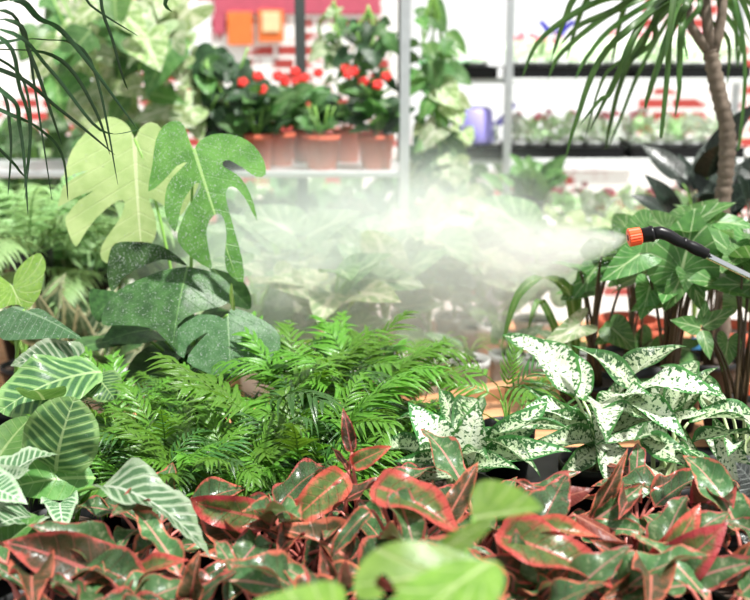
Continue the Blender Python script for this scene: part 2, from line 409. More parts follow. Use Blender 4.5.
# leaf pools
AG = [lens(.17, .9, .85), lens(.21, .8, .8), lens(.13, .95, .9)]
pool('red', AG, M['red'], 6, step=.05, fold=.55, droop=1.2, und=.1, uf=11)
pool('red2', AG, M['red2'], 4, step=.05, fold=.6, droop=1.2, und=.1, uf=11)
pool('red3', AG, M['red3'], 6, step=.05, fold=.5, droop=1.1, und=.1, uf=11)
pool('coral', AG[:2], M['coral'], 3, step=.04, fold=.45, droop=1.0, und=.07, uf=10)
pool('orange_leaf', AG[:2], M['orange_leaf'], 2, step=.07, fold=-.3, droop=.5, und=.03)
pool('dieff', [lens(.17, .85, .8), lens(.2, .85, .75)], M['dieff'], 4, step=.055, fold=.4, droop=.9, und=.06)
pool('dieff2', [lens(.16, .85, .8), lens(.12, .85, .8)], M['dieff2'], 4, step=.055, fold=.5, droop=1.0, und=.06)
OVAL = [(0,0), (.2,.07), (.35,.28), (.38,.52), (.31,.78), (.14,.95), (0,1)]
pool('calathea', [OVAL, OVAL], M['calathea'], 3, step=.06, fold=.12, droop=.6, und=.06, uf=14, quilt=.008)
pool('calathea_pale', [lens(.3, .85, .7)], M['calathea_pale'], 2, step=.06, fold=.3, droop=1.0, und=.06, uf=14, quilt=.008)
pool('plain', [lens(.26, .8, .75), lens(.3, .8, .7)], M['plain_leaf'], 3, step=.09, fold=.2, droop=.6, und=.03)
pool('lime_lens', [lens(.3, .75, .7), HEART], M['lime'], 2, step=.09, fold=.15, droop=.5, und=.03)
pool('syng', [ARROW, HEART], M['syng'], 4, step=.09, fold=.2, droop=.5, und=.03)
pool('syng_pale', [ARROW], M['syng_pale'], 2, step=.12, fold=.2, droop=.5, und=.03)
pool('syng_bg', [ARROW, HEART], M['syng_bg'], 2, step=.14, fold=.2, droop=.5, und=.03)
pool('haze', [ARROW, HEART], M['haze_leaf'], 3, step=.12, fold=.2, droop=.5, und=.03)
pool('snake', [lens(.16, .8, .7)], M['snake'], 3, step=.09, fold=.3, droop=.2, und=.02)
pool('dark_heart', [HEART], M['dark_monstera'], 2, step=.08, fold=.2, droop=.6, und=.04)
pool('rubber', [lens(.26, .9, .6)], M['rubber'], 2, step=.1, fold=.2, droop=.4, und=.01)
pool('bg_green', [lens(.3, .8, .7), HEART], M['bg_green'], 3, step=.14, fold=.2, droop=.6, und=.03)
pool('bg_dark', [lens(.25, .8, .7), HEART], M['bg_dark'], 3, step=.14, fold=.2, droop=.6, und=.03)
pool('trifoil', [lens(.26, .8, .75)], M['syng'], 2, step=.09, fold=.2, droop=.3, und=.03)
pool('peperomia', [lens(.4, .8, .55)], M['peperomia'], 2, step=.07, fold=.1, droop=.6, und=.06, uf=25)

# ------------------------------------------------------------------ pots
def pot(root, rt, h, mat, rb=None, z0=0, soil=True, rim=True, label=None):
    rb = rb or rt*.72; m = MB()
    pr = [(0, z0), (rb, z0), (rb+.002, z0+.003)]
    if rim: pr += [(rt*.93, z0+h*.8), (rt, z0+h*.8), (rt, z0+h), (rt-.004, z0+h), (rt*.9, z0+h*.8), (rb*.95, z0+.01)]
    else: pr += [(rt, z0+h), (rt-.003, z0+h), (rb*.95, z0+.01)]
    m.lathe(pr, 30); o = m.build('pot', mat, root)
    if label: o['label'] = label
    if soil:
        s = MB(); rs = rt*.88; v = [V((0,0,z0+h*.86))]; f = []
        for i in range(1, 5):
            for k in range(20):
                a = 2*PI*k/20; v.append(V((rs*i/4*math.cos(a), rs*i/4*math.sin(a), z0+h*.86+(R.uniform(-.004, .005) if i < 4 else 0))))
        for k in range(20):
            f.append((0, 1+k, 1+(k+1) % 20))
            for i in range(3): f.append((1+i*20+k, 1+(i+1)*20+k, 1+(i+1)*20+(k+1) % 20, 1+i*20+(k+1) % 20))
        s.add(v, f); s.build('soil', M['soil'], root)
    return o

# ------------------------------------------------------------------ the setting
def struct(o): o['kind'] = 'structure'; return o
struct(MB().box((0, 4, -.05), (14, 12, .1)).build('floor', M['concrete'], smooth=False))
struct(MB().box((0, 7.1, 1.9), (14, .2, 4.0)).build('wall_back', M['brick'], smooth=False))

# benches
BZ = .72
b1 = thing('plant_bench', V((0, 1.9, 0)), 'long wooden bench of boards carrying the near plants', 'bench')
ny = 10
for i in range(ny):
    y = .82+i*.19
    MB().box((0, y-1.9, BZ-.015), (3.2, .185, .03), bev=.004).build('board', M['wood'], b1, False)
for sx in (-1.5, -.1, 1.5):
    for y in (.85, 2.5): MB().box((sx, y-1.9, (BZ-.03)/2), (.07, .07, BZ-.03), bev=.004).build('leg', M['wood'], b1, False)
ln_ = MB().box((0,0,.002), (3.1,1.46,.004)).build('bench_shade_sheet', M['black'], None, False); ln_.location = (0, 1.55, BZ)  # added black sheet, darkens the bench gaps in place of shade
tag(ln_, 'black sheet added for the dark shade under the near potted plants', 'sheet')
LZ = BZ+.004
B2 = .64
b2 = thing('rear_plant_bench', V((-.1, 3.3, 0)), 'low wooden bench behind, holding white pots and misted foliage', 'bench')
for i in range(6): MB().box((0, -.42+i*.17, B2-.015), (3.9, .165, .03), bev=.004).build('board', M['wood'], b2, False)
for sx in (-1.8, 0, 1.8):
    for y in (-.4, .4): MB().box((sx, y, (B2-.03)/2), (.07, .07, B2-.03), bev=.004).build('leg', M['wood'], b2, False)
# raised plank between the two benches
pa, pb = at(418, 412, 2.66), at(650, 366, 2.74)
mid = (pa+pb)/2; dv = pb-pa
pl = MB().box((0, 0, 0), (dv.length, .045, .07), bev=.004).build('wooden_plank', M['wood'], None, False)
pl.location = mid; pl.rotation_euler = (0, -math.atan2(dv.z, math.hypot(dv.x, dv.y)), math.atan2(dv.y, dv.x))
tag(pl, 'orange-brown wooden plank slanting in front of the white pots', 'plank')

# ------------------------------------------------------------------ monstera
def c1(a, o=(50, 100), s=2.07): return (o[0]+a[0]/s, o[1]+a[1]/s)
def traced(root, pts, b, tpx, Y0, Y1, mat, conv=c1, name='leaf', step=.05, fold=.15, droop=.25, und=.02, label=None, drops=0, hint=V((0,-1,.35)), pet=None, petr=.004, petm='petiole', cup=0, seed=3, smooth=2):
    """one leaf with its own outline, standing at its own distance and tilt"""
    pts = [conv(p) for p in pts]; b = conv(b); tpx = conv(tpx)
    dx, dy = tpx[0]-b[0], tpx[1]-b[1]; L = math.hypot(dx, dy); ux, uy = dx/L, dy/L
    loc = []
    for p in pts:
        ex, ey = p[0] - b[0], p[1] - b[1]
        loc.append(((ey * ux - ex * uy) / L, (ex * ux + ey * uy) / L))
    loc = crom(loc, smooth, closed=True)
    B, T = at(b[0], b[1], Y0), at(tpx[0], tpx[1], Y1)
    v, f, uv, e = leafgeo(loc, step=step, fold=fold, droop=droop, und=und, cup=cup, seed=seed)
    o = mesh_obj(name, v, f, mat, root, uvs=uv, edge=e)
    a = droop; end = V((0, math.sin(a)/a, (math.cos(a)-1)/a)) if a else V((0,1,0))
    Mx = frame(B, T, hint, 1, 1) @ Matrix.Rotation(-math.atan2(end.z, end.y), 4, 'X') @ Matrix.Scale((T-B).length/end.length, 4)
    Mx.translation = B-root.location; o.matrix_basis = Mx
    if label: o['label'] = label
    if drops:
        d = MB(); sc_ = (T-B).length
        rr = random.Random(seed)
        for _ in range(drops):
            q = f[rr.randrange(len(f))]; w = [rr.random() for _ in q]; sw = sum(w)
            p = sum((v[i]*(w[k]/sw) for k, i in enumerate(q)), V((0,0,0)))
            d.ball(p, rr.choice((.0004, .0005, .0006, .0007, .0010))/sc_, 0)
        do = d.build('water_drops', M['water'], o); do['kind'] = 'stuff'
    if pet is not None: stem(root, pet, B, petr, M[petm])
    return o
MY = 2.3
mp_ = at(187, 330, MY+.05); mroot = thing('monstera_plant', V((mp_.x, MY+.05, BZ)), 'large split-leaf monstera with one pale and one bright green perforated leaf', 'potted plant')
pot(mroot, .1, .17, M['black'])
ms = lambda dx=0, dy=0: mroot.location+V((dx, dy, .145))
PALE = [(175,80),(165,58),(148,42),(122,35),(95,50),(72,75),(52,105),(42,140),(38,166),(60,156),(84,150),(60,163),(36,182),(30,202),(24,224),(55,206),(96,190),(66,210),(45,235),(38,250),(46,278),(60,303),(75,280),(100,245),(135,215),(153,208),(157,220),(145,250),(120,285),(107,315),(118,337),(150,328),(185,318),(210,300),(222,270),(218,235),(207,205),(232,215),(268,243),(290,215),(312,175),(290,130),(250,85),(222,50),(200,48),(185,60)]
traced(mroot, PALE, (175,80), (190,318), MY+.16, MY+.1, M['pale_monstera'], fold=.12, pet=ms(-.01,.03), label='pale lime split leaf', drops=150)
BRIGHT = [(298,102),(287,80),(275,50),(258,38),(232,48),(216,80),(210,130),(202,188),(235,165),(262,136),(284,129),(262,150),(242,178),(238,225),(247,255),(260,273),(268,245),(275,215),(290,188),(304,172),(314,178),(305,197),(285,225),(270,262),(265,292),(292,326),(332,350),(334,335),(328,305),(325,270),(334,246),(350,235),(362,250),(366,285),(362,318),(365,350),(376,366),(400,378),(398,330),(385,280),(370,225),(364,195),(370,180),(385,182),(405,205),(428,250),(422,215),(405,175),(385,152),(360,138),(357,128),(370,123),(400,140),(425,157),(445,152),(440,120),(420,90),(390,72),(350,66),(320,75),(304,90)]
traced(mroot, BRIGHT, (298,102), (380,350), MY-.03, MY-.08, M['bright_monstera'], fold=-.12, droop=.35, step=.045, pet=ms(.01,-.01), label='bright green split leaf with deep holes', drops=2200)
traced(mroot, [(285,345),(240,338),(195,348),(150,368),(122,400),(118,440),(150,448),(190,458),(225,475),(262,518),(264,470),(300,445),(345,432),(366,412),(366,388),(345,360),(315,348)], (285,345), (255,500), MY-.02, MY-.14, M['dark_monstera'], fold=-.25, droop=.5, hint=V((0,-.7,.7)), pet=ms(.02,-.02), drops=900)
traced(mroot, [(285,343),(245,312),(215,300),(180,296),(140,300),(125,330),(120,370),(130,398),(150,372),(180,352),(215,337),(240,332)], (285,343), (130,385), MY+.02, MY-.02, M['dark_monstera'], fold=.3, droop=.3, drops=500, smooth=3)
traced(mroot, [(85,392),(82,420),(88,445),(105,462),(125,440),(140,400),(105,393)], (135,405), (90,450), MY+.06, MY+.04, M['dark_monstera'], smooth=3)
traced(mroot, [(190,480),(150,462),(110,458),(70,462),(40,480),(18,520),(30,536),(60,541),(100,527),(150,520),(185,505)], (188,490), (22,525), MY+.0, MY-.08, M['dark_monstera'], fold=-.2, droop=.3, hint=V((0,-.3,1)), pet=ms(-.02,0), smooth=3)
traced(mroot, [(368,447),(374,430),(395,432),(420,445),(450,465),(470,495),(462,530),(440,550),(400,565),(360,575),(320,558),(290,538),(302,510),(330,480),(315,486),(290,505),(284,530),(265,512),(250,490),(241,458),(265,440),(310,436),(345,443),(358,452)], (368,445), (375,570), MY-.1, MY-.18, M['grey_monstera'], fold=-.12, droop=.35, hint=V((0,-.6,.8)), pet=ms(.03,-.02), drops=1200)
traced(mroot, [(330,350),(370,358),(400,375),(415,405),(415,432),(395,430),(370,420),(366,395)], (340,352), (412,430), MY+.03, MY+.03, M['dark_monstera'], fold=.2, smooth=3)
for (bx,by,tx,ty) in ((180,360,120,385),(190,350,232,372),(175,355,185,395),(150,330,100,345),(200,340,262,330)):
    B = at(bx,by,MY+.02); T = at(tx,ty,MY-.04); put_leaf(mroot, 'dark_heart', B, T); stem(mroot, ms(), B, .004, M['petiole'])
g = traced(mroot, [(376,432),(372,400),(376,378),(380,400),(384,432)], (378,432), (377,380), MY-.1, MY-.1, M['lime'], name='new_leaf_sheath', fold=.6, step=.1)

# elephant-ear at the left edge
c4 = lambda a: (a[0]/3.53, 230+a[1]/3.53)
al = thing('elephant_ear_plant', V((at(5, 400, 2.15).x, 2.2, LZ)), 'elephant ear plant at the left edge with one lime and one grey-green leaf', 'potted plant')
pot(al, .085, .14, M['black'])
traced(al, [(45,195),(50,155),(80,122),(125,108),(150,130),(158,160),(150,200),(140,240),(115,270),(90,285),(70,265),(40,264),(0,275),(-50,255),(-75,210),(-60,160),(-25,140),(10,165),(38,190)], (42,197), (85,285), 2.22, 2.18, M['lime'], c4, label='lime green leaf', pet=al.location+V((.01,.02,.12)), drops=100, smooth=3)
traced(al, [(90,285),(110,270),(140,280),(180,310),(240,350),(287,382),(240,386),(190,391),(130,398),(80,392),(50,372),(20,345),(-50,345),(-70,310),(0,275),(40,260),(72,264)], (85,283), (285,382), 2.12, 2.02, M['alocasia'], c4, fold=-.15, hint=V((0,-.45,.9)), label='grey-green leaf', pet=al.location+V((.01,-.02,.12)), drops=200, smooth=3)

# ------------------------------------------------------------------ specified-leaf plants
def plant(name, label, cat, px, Y, specs, pmat, potr=.07, poth=.12, petr=.0035, potm='black', group=None, extra=0, ekeys=None, spread=.1, hh=(.1,.24), LL=(.12,.18), loc=None, z=BZ):
    x = at(px, 400, Y).x
    r = thing(name, loc or V((x, Y, LZ if Y < 2.2 else z)), label, cat, group)
    pot(r, potr, poth, M[potm]); c = r.location+V((0,0,poth*.85))
    for s in specs:
        key, bx, by, tx, ty, dy0, dy1 = s[:7]; w = s[7] if len(s) > 7 else 1; hint = V(s[8]) if len(s) > 8 else V((0,-.6,.8))
        B = at(bx, by, Y+dy0); T = at(tx, ty, Y+dy1)
        put_leaf(r, key, B, T, hint, w)
        stem(r, c+V((R.uniform(-.02,.02), R.uniform(-.02,.02), 0)), B, petr, M[pmat])
    for i in range(extra):
        a = i*2.399+R.uniform(-.4,.4); q = R.uniform(.3, 1)
        d = V((math.cos(a), math.sin(a), 0)); h = R.uniform(*hh)
        B = c+d*spread*q*.6+V((0,0,h)); L = R.uniform(*LL)
        T = B+d*L*R.uniform(.7,.95)+V((0,0,L*R.uniform(-.25,.55)))
        put_leaf(r, R.choice(ekeys), B, T, V((0,-.25,1)), R.uniform(.85,1.1))
        stem(r, c+V((R.uniform(-.02,.02), R.uniform(-.02,.02), 0)), B, petr, M[pmat])
    return r
UPC = (0,-.9,.4)
# striped calatheas, left
plant('calathea_plant', 'striped calathea with an upright brown-tipped leaf at the left', 'potted plant', 52, 1.62,
  [('calathea', 56, 471, 74, 398, -.02, -.03, 1.15, UPC), ('plain', 95, 478, -5, 492, 0, -.05, 1.0),
   ('plain', -10, 470, 35, 415, -.03, .1, .9, UPC), ('calathea_pale', 102, 487, 206, 547, -.12, -.2, .6, (0, -.3, .9)),
   ('calathea_pale', 45, 525, -10, 530, -.05, -.2, 1)],
  'petiole', extra=3, ekeys=['calathea_pale','plain'], hh=(.03,.08), LL=(.1,.13))
plant('calathea_plant', 'low calathea with dark feathered leaves under the grey-green ear leaf', 'potted plant', 50, 1.95,
  [('calathea', 102, 372, 0, 410, .05, -.06, .8, (0, -.5, .9)), ('calathea_pale', 85, 368, 15, 362, .1, .05, .9),
   ('calathea', 95, 375, 115, 400, .05, 0, 1.2, (0, -.4, .9))],
  'petiole', extra=4, ekeys=['calathea','plain'], hh=(.05,.14), LL=(.12,.15))
plant('calathea_plant', 'pale-leaved calathea cut by the left edge of the picture', 'potted plant', -28, 1.5,
  [('calathea_pale',-15,500,30,470,0,-.03,1.0), ('calathea_pale',-20,490,22,500,-.05,-.1,1), ('plain',-10,560,45,515,-.05,-.03,.8)],
  'petiole', extra=4, ekeys=['calathea_pale','plain'], hh=(.05,.16), LL=(.1,.14))
# white speckled dieffenbachias
SP = 'white-speckled foliage plant '
plant('speckled_plant', SP+'with two near-white upright leaves beside the parlor palms', 'potted plant', 460, 1.78,
  [('dieff',452,462,408,402,-.02,.03,1.25,UPC), ('dieff',462,472,478,400,-.04,-.02,1.25,UPC), ('dieff2',470,468,545,405,0,.05,.9,UPC), ('dieff2',468,470,392,462,-.05,-.1,.9),
   ('dieff2',462,478,400,490,-.08,-.12,.9), ('dieff2',472,472,572,452,-.05,-.05,.8), ('dieff2',470,470,520,470,-.05,-.12,1.0)], 'petiole_pale', extra=9, ekeys=['dieff2'], hh=(.05,.12), LL=(.14,.2))
plant('speckled_plant', SP+'with a long pale leaf reaching towards the black pots', 'potted plant', 598, 1.9,
  [('dieff2',600,440,522,384,0,.0,.62,UPC), ('dieff',602,418,690,388,-.02,-.02,.9,UPC), ('dieff',597,420,622,375,.03,.05,.9,UPC), ('dieff2',606,435,700,412,-.05,0,.8),
   ('dieff2',590,440,505,425,-.05,-.05,1.0), ('dieff',608,455,590,395,-.06,-.04,.9,UPC), ('dieff2',596,445,520,455,-.08,-.12,.9), ('dieff',604,440,612,500,-.08,-.2,1.2), ('dieff2',600,440,560,402,.04,.08,.7,UPC), ('dieff2',600,450,550,490,-.1,-.2,1.1)],
  'petiole_pale', extra=11, ekeys=['dieff2','dieff'], hh=(.08,.16), LL=(.15,.22))
plant('speckled_plant', SP+'with a broad mottled leaf drooping over the red-edged leaves', 'potted plant', 668, 1.82,
  [('dieff2',640,440,722,492,-.05,-.15,1.3), ('dieff2',700,465,652,400,-.02,.03,.5,UPC), ('dieff',655,470,640,500,-.1,-.18,1.3), ('dieff',672,440,595,445,-.03,-.05,.7), ('dieff2',690,450,700,510,-.08,-.16,1.2), ('dieff',665,428,715,412,.03,0,.6)],
  'petiole_pale', extra=9, ekeys=['dieff2'], hh=(.06,.14), LL=(.14,.2))
plant('speckled_plant', SP+'with broad whitish leaves at the right edge', 'potted plant', 740, 1.86,
  [('dieff',735,490,712,415,-.05,0,1.15,UPC), ('dieff',738,470,765,405,0,0,1.1,UPC), ('dieff',732,470,700,425,.02,.05,1,UPC), ('dieff',730,500,700,520,-.08,-.15,1.1), ('dieff2',745,480,785,440,0,0)],
  'petiole_pale', extra=8, ekeys=['dieff2','dieff'], hh=(.06,.14), LL=(.14,.2))
plant('peperomia_plant', 'dark crinkle-leaved peperomia at the right edge', 'potted plant', 765, 1.5,
  [('peperomia',765,500,735,462,0,0,1.1,UPC), ('peperomia',760,520,738,500,0,-.03,1.1), ('peperomia',770,480,745,455,.02,.03,1)], 'petiole_red', extra=6, ekeys=['peperomia'], hh=(.06,.12), LL=(.06,.08))

# red-edged aglaonemas
RP = 'red-edged aglaonema '
def ag(label, px, Y, specs, extra=5, ek=('red','red3','red2','red3','red3','red'), hh=(.03,.095), LL=(.12,.17)):
    return plant('aglaonema_plant', RP+label, 'potted plant', px, Y, specs, 'petiole_red', extra=extra, ekeys=list(ek), hh=hh, LL=LL, potr=.065, poth=.11)
ag('with dark drooping leaves at the lower left', 112, 1.36,
  [('red2',122,592,2,542,0,-.03,1.1), ('red3',118,560,28,525,.02,.0,1.0), ('coral',128,585,190,560,-.02,-.04,1.0), ('red2',124,590,150,545,0,.04,1,UPC), ('red2',120,575,68,590,-.03,-.08,1)], 4)
ag('with a wide pink-rimmed leaf lying toward the striped calathea', 262, 1.5,
  [('coral',270,520,184,500,0,.02,1.1,UPC), ('red2',262,570,195,555,-.03,-.06,1.1), ('red2',258,560,192,497,0,.04,.8,UPC), ('red3',250,545,300,590,-.05,-.12,1.2), ('red',245,560,188,590,-.05,-.1,1.0), ('red3',262,540,225,590,-.04,-.12,1.2)], 5)
ag('with a bright upright leaf rising among the palms', 352, 1.58,
  [('coral',346,474,282,530,-.03,-.08,1.0,UPC), ('red2',352,452,343,408,0,.02,.9,UPC), ('coral',352,465,392,446,0,0,1.0,UPC), ('red2',348,470,332,448,0,.02,1.0), ('red3',360,500,395,552,-.04,-.1,1.1), ('red',340,520,300,575,-.05,-.12,1.1), ('red2',350,540,410,545,-.05,-.1,1)], 5)
ag('with two arching pink-rimmed leaves in the centre', 400, 1.42,
  [('coral',372,486,462,536,0,-.06,1.25), ('red3',395,490,420,570,-.02,-.1,1.0), ('red2',440,530,478,462,0,.05,.7,UPC), ('red3',445,520,432,480,0,0,.9,UPC), ('red2',400,540,350,560,-.02,-.05,1.1), ('red',372,510,330,560,-.03,-.06,1.0)], 5)
ag('with an orange-red leaf backed against the speckled leaves', 560, 1.5,
  [('orange_leaf',535,505,594,488,0,0,1.2,UPC), ('red2',590,520,628,448,0,.02,.55,UPC), ('red3',592,522,645,482,-.02,.02,1.2,UPC), ('red',560,525,505,510,-.03,-.05,1.0), ('red2',550,500,510,480,0,.02,.9), ('orange_leaf',575,515,640,555,-.04,-.08,.8), ('red3',590,530,655,535,-.03,-.06,1.0)], 5)
ag('with a round green leaf rimmed red behind the blurred lime leaf', 520, 1.34,
  [('red3',512,595,516,528,-.02,-.02,1.4,UPC), ('coral',495,535,615,590,0,-.05,.9), ('coral',500,535,600,538,.03,.0,.8), ('red2',530,580,470,560,-.02,-.04,1), ('red2',540,600,580,560,-.04,-.04,1.1)], 5)
ag('with the tallest glowing pink leaf at the lower right', 660, 1.36,
  [('coral',652,582,728,522,0,.0,1.35,UPC), ('coral',650,575,700,503,.02,.05,1.1,UPC), ('red3',668,590,765,560,-.02,-.05,1.3), ('red2',640,580,590,540,0,0,1), ('red2',655,590,600,600,-.03,-.08,1.1), ('red3',645,570,640,525,.05,.07,1.1,UPC)], 5)
ag('cut off by the right edge of the picture', 770, 1.42, [('red3',765,540,720,520,0,0,1.1), ('red2',770,560,700,590,-.03,-.08,1.1)], 7)
ag('with low leaves in the lower left corner', 20, 1.36, [('red3',30,590,-15,560,0,0,1), ('red2',35,590,75,550,0,0,1,UPC)], 6)
ag('with leaves tangled under the arching pink leaves', 330, 1.3, [('red3',330,600,270,560,0,0,1.2), ('red',335,600,385,570,0,0,1.1), ('red2',340,600,320,545,0,0,1,UPC)], 6)
ag('squeezed between the round leaf and the tall pink leaf', 600, 1.3, [('red2',600,610,560,575,0,0,1.1), ('red3',605,610,640,575,0,0,1.1)], 6)
ag('half hidden in front of the dark-leaved calathea pots', 190, 1.3, [('red3',190,610,150,580,0,0,1.1), ('red',195,610,240,570,0,0,1.0), ('red2',192,600,200,550,0,0,1,UPC)], 5)
ag('low behind the tall pink leaf and speckled leaf', 700, 1.6, [('red',700,560,660,520,0,0,1), ('red3',702,560,745,520,0,0,1.1)], 6)

for px, Y, lb in ((150,1.52,'filling the dark gap under the drooping striped leaf'), (300,1.5,'low between the upright red leaf and the wide pink-rimmed one'), (480,1.56,'low at the feet of the near-white speckled leaves'),
                  (640,1.56,'low before the broad mottled leaf'), (250,1.26,'nearest of the lower left ones'), (740,1.28,'in the lower right corner'), (530,1.24,'in front of the round red-rimmed leaf'), (80,1.24,'in front of the dark drooping leaves')):
    ag(lb, px, Y, [], 9, hh=(.03,.1), LL=(.1,.15))
# near lime leaf plant
plant('lime_leaf_plant', 'blurred lime-green plant with insect holes nearest the viewer', 'potted plant', 440, .92,
  [], 'petiole', potr=.05, poth=.1)
lr = bpy.data.objects['lime_leaf_plant']
idc = lambda a: a
def lime_leaf(pts, b, t_, Y, m='lime', **k):
    traced(lr, pts, b, t_, Y, Y-.02, M[m], idc, pet=lr.location+V((0,0,.08)), petr=.0025, smooth=3, **k)
# leaf with holes eaten through it
HOLE = [(500,572),(470,556),(440,545),(400,543),(372,552),(355,575),(357,600),(374,604),(383,598),(374,585),(383,575),(392,586),(398,600),(430,606),(470,602)]
lime_leaf(HOLE, (500,572), (358,585), .93, hint=V((0,-.5,.85)), label='lime leaf with holes')
lime_leaf([(474,520),(470,498),(476,484),(495,482),(520,490),(543,508),(530,514),(500,519)], (474,518), (543,508), 1.0, hint=V((0,-.7,.7)))
lime_leaf([(480,560),(440,565),(400,590),(380,620),(440,630),(490,620),(505,590),(500,565)], (490,562), (410,620), .86, hint=V((0,-.5,.85)))
lime_leaf([(425,560),(445,540),(470,524),(492,519),(488,532),(470,548),(450,560)], (430,558), (490,521), .97, hint=V((0,-.7,.7)))
lime_leaf([(240,640),(250,604),(280,594),(300,590),(340,586),(352,600),(340,640)], (350,640), (260,600), .9, hint=V((0,-.5,.85)))

# ------------------------------------------------------------------ parlor palms
def frond_data(n=13, L=1.0, lw=.3, ww=.035, mat='palm', seed=0, ang=55, arch=1.0, name='frond'):
    rr = random.Random(seed); v = []; f = []; uv = []
    def rach(t):
        a = arch*t
        return V((0, math.sin(a)/arch, (math.cos(a)-1)/arch)), V((0, math.cos(a), -math.sin(a)))
    m = MB(); m.tube([rach(i/8)[0] for i in range(9)], [.009*(1-.7*i/8) for i in range(9)], 5)
    v += m.v; f += m.f; uv += [(0, .5)]*len(m.v)
    for i in range(n):
        t = .22+.76*i/(n-1); p, d = rach(t); nrm = V((0, -d.z, d.y)) if True else V((0,0,1))
        nrm = V((1,0,0)).cross(d)
        for s in (-1, 1):
            a = math.radians(ang*(1-.55*t)+rr.uniform(-8, 8)); l = lw*math.sin(PI*(.15+.75*t))**.7*rr.uniform(.8, 1.15)
            u = d*math.cos(a)+V((s,0,0))*math.sin(a); lift = rr.uniform(.05,.35); dr = rr.uniform(.3,.9)
            side = u.cross(nrm).normalized(); k0 = len(v)
            for j in range(6):
                q = j/5; w = ww*math.sin(PI*(.06+.94*q)**.75)*.5*rr.uniform(.9,1.1)+.0004
                c = p+u*l*q+nrm*(lift*l*q-dr*l*q*q)
                v += [c-side*w, c-nrm*w*.35, c+side*w]; uv += [(-.2,q),(0,q),(.2,q)]
            for j in range(5):
                b = k0+j*3; f += [(b,b+1,b+4,b+3),(b+1,b+2,b+5,b+4)]
    o = mesh_obj(name, v, f, M[mat], uvs=uv); d_ = o.data; bpy.data.objects.remove(o); return d_
PALM = [frond_data(seed=i, mat='palm' if i % 3 else 'palm_dark', n=9+i % 3, arch=.6+.3*(i % 4), ww=.038+.008*(i%3), lw=.38) for i in range(9)]
def palm(px, Y, label, nf=12, h=.3, spread=1.0, z=BZ, pz=.11, specs=()):
    r = thing('parlor_palm', V((at(px, 400, Y).x, Y, LZ if Y < 2.2 else z)), label, 'potted plant')
    pot(r, .06, pz, M['black']); c = r.location+V((0,0,pz*.85))
    for (bx,by,tx,ty) in specs:
        B, T = at(bx,by,Y), at(tx,ty,Y-.02)
        L = (T-B).length; Mx = frame(B, T+V((0,0,.15*L)), V((0,-.6,.8)), 1, L*1.1); Mx.translation = B-r.location
        o = bpy.data.objects.new('frond', PALM[R.randrange(9)]); COL.objects.link(o); o.parent = r; o.matrix_basis = Mx
        stem(r, c, B, .0022, M['petiole'], 'stalk')
    for i in range(nf):
        a = i*2.399+R.uniform(-.3,.3); e = R.uniform(.5, 1.25)
        B = c+V((math.cos(a)*.03, math.sin(a)*.03, h*R.uniform(.05,.6))); L = h*R.uniform(.75, 1.1)
        d = V((math.cos(a)*math.cos(e)*spread, math.sin(a)*math.cos(e)*spread, math.sin(e)))
        Mx = frame(B, B+d, V((-math.cos(a), -math.sin(a)-.3, .8)), 1, L); Mx.translation = B-r.location
        o = bpy.data.objects.new('frond', PALM[R.randrange(9)]); COL.objects.link(o); o.parent = r; o.matrix_basis = Mx
        stem(r, c, B, .0022, M['petiole'], 'stalk')
    return r
PL = 'feathery parlor palm '
for px, Y, lb, h in ((118,1.98,'right behind the upright calathea leaf',.15), (165,1.84,'low in front of the monstera pot',.14), (215,2.03,'just under the grey-green monstera leaf',.14),
    (262,1.9,'rising highest left of centre',.2), (300,2.08,'at the rear of the palm clump, left of the mist',.19), (325,1.84,'behind the bright upright red leaf',.17),
    (362,2.05,'with fronds reaching up into the mist',.2), (388,1.92,'left of the near-white speckled leaves',.14), (235,1.74,'nearest the red-edged leaves on the left',.14),
    (150,1.7,'beside the striped calathea, low and dense',.13), (300,1.72,'low, between the red-edged plants',.15), (398,2.1,'in front of the white pots',.08), (98,1.82,'hard against the striped calathea',.13), (185,2.12,'under the dark monstera leaves',.13), (128,2.1,'right of the low striped calathea, at the back',.1), (190,1.72,'lowest, before the monstera pot',.14), (345,2.2,'darkest, at the back of the clump',.2)):
    palm(px, Y, PL+lb, 20, h)
palm(508, 2.12, PL+'with thin arching tips before the wooden plank', 6, .2, specs=[(505,400,545,360),(500,400,452,372),(505,395,515,352),(512,395,548,385)])
palm(385, 2.25, PL+'sending one tall curved frond across the mist', 4, .2, specs=[(415,400,362,325),(350,400,330,345),(425,400,440,345)])
palm(285, 2.22, PL+'tucked right behind the monstera leaf', 9, .2)

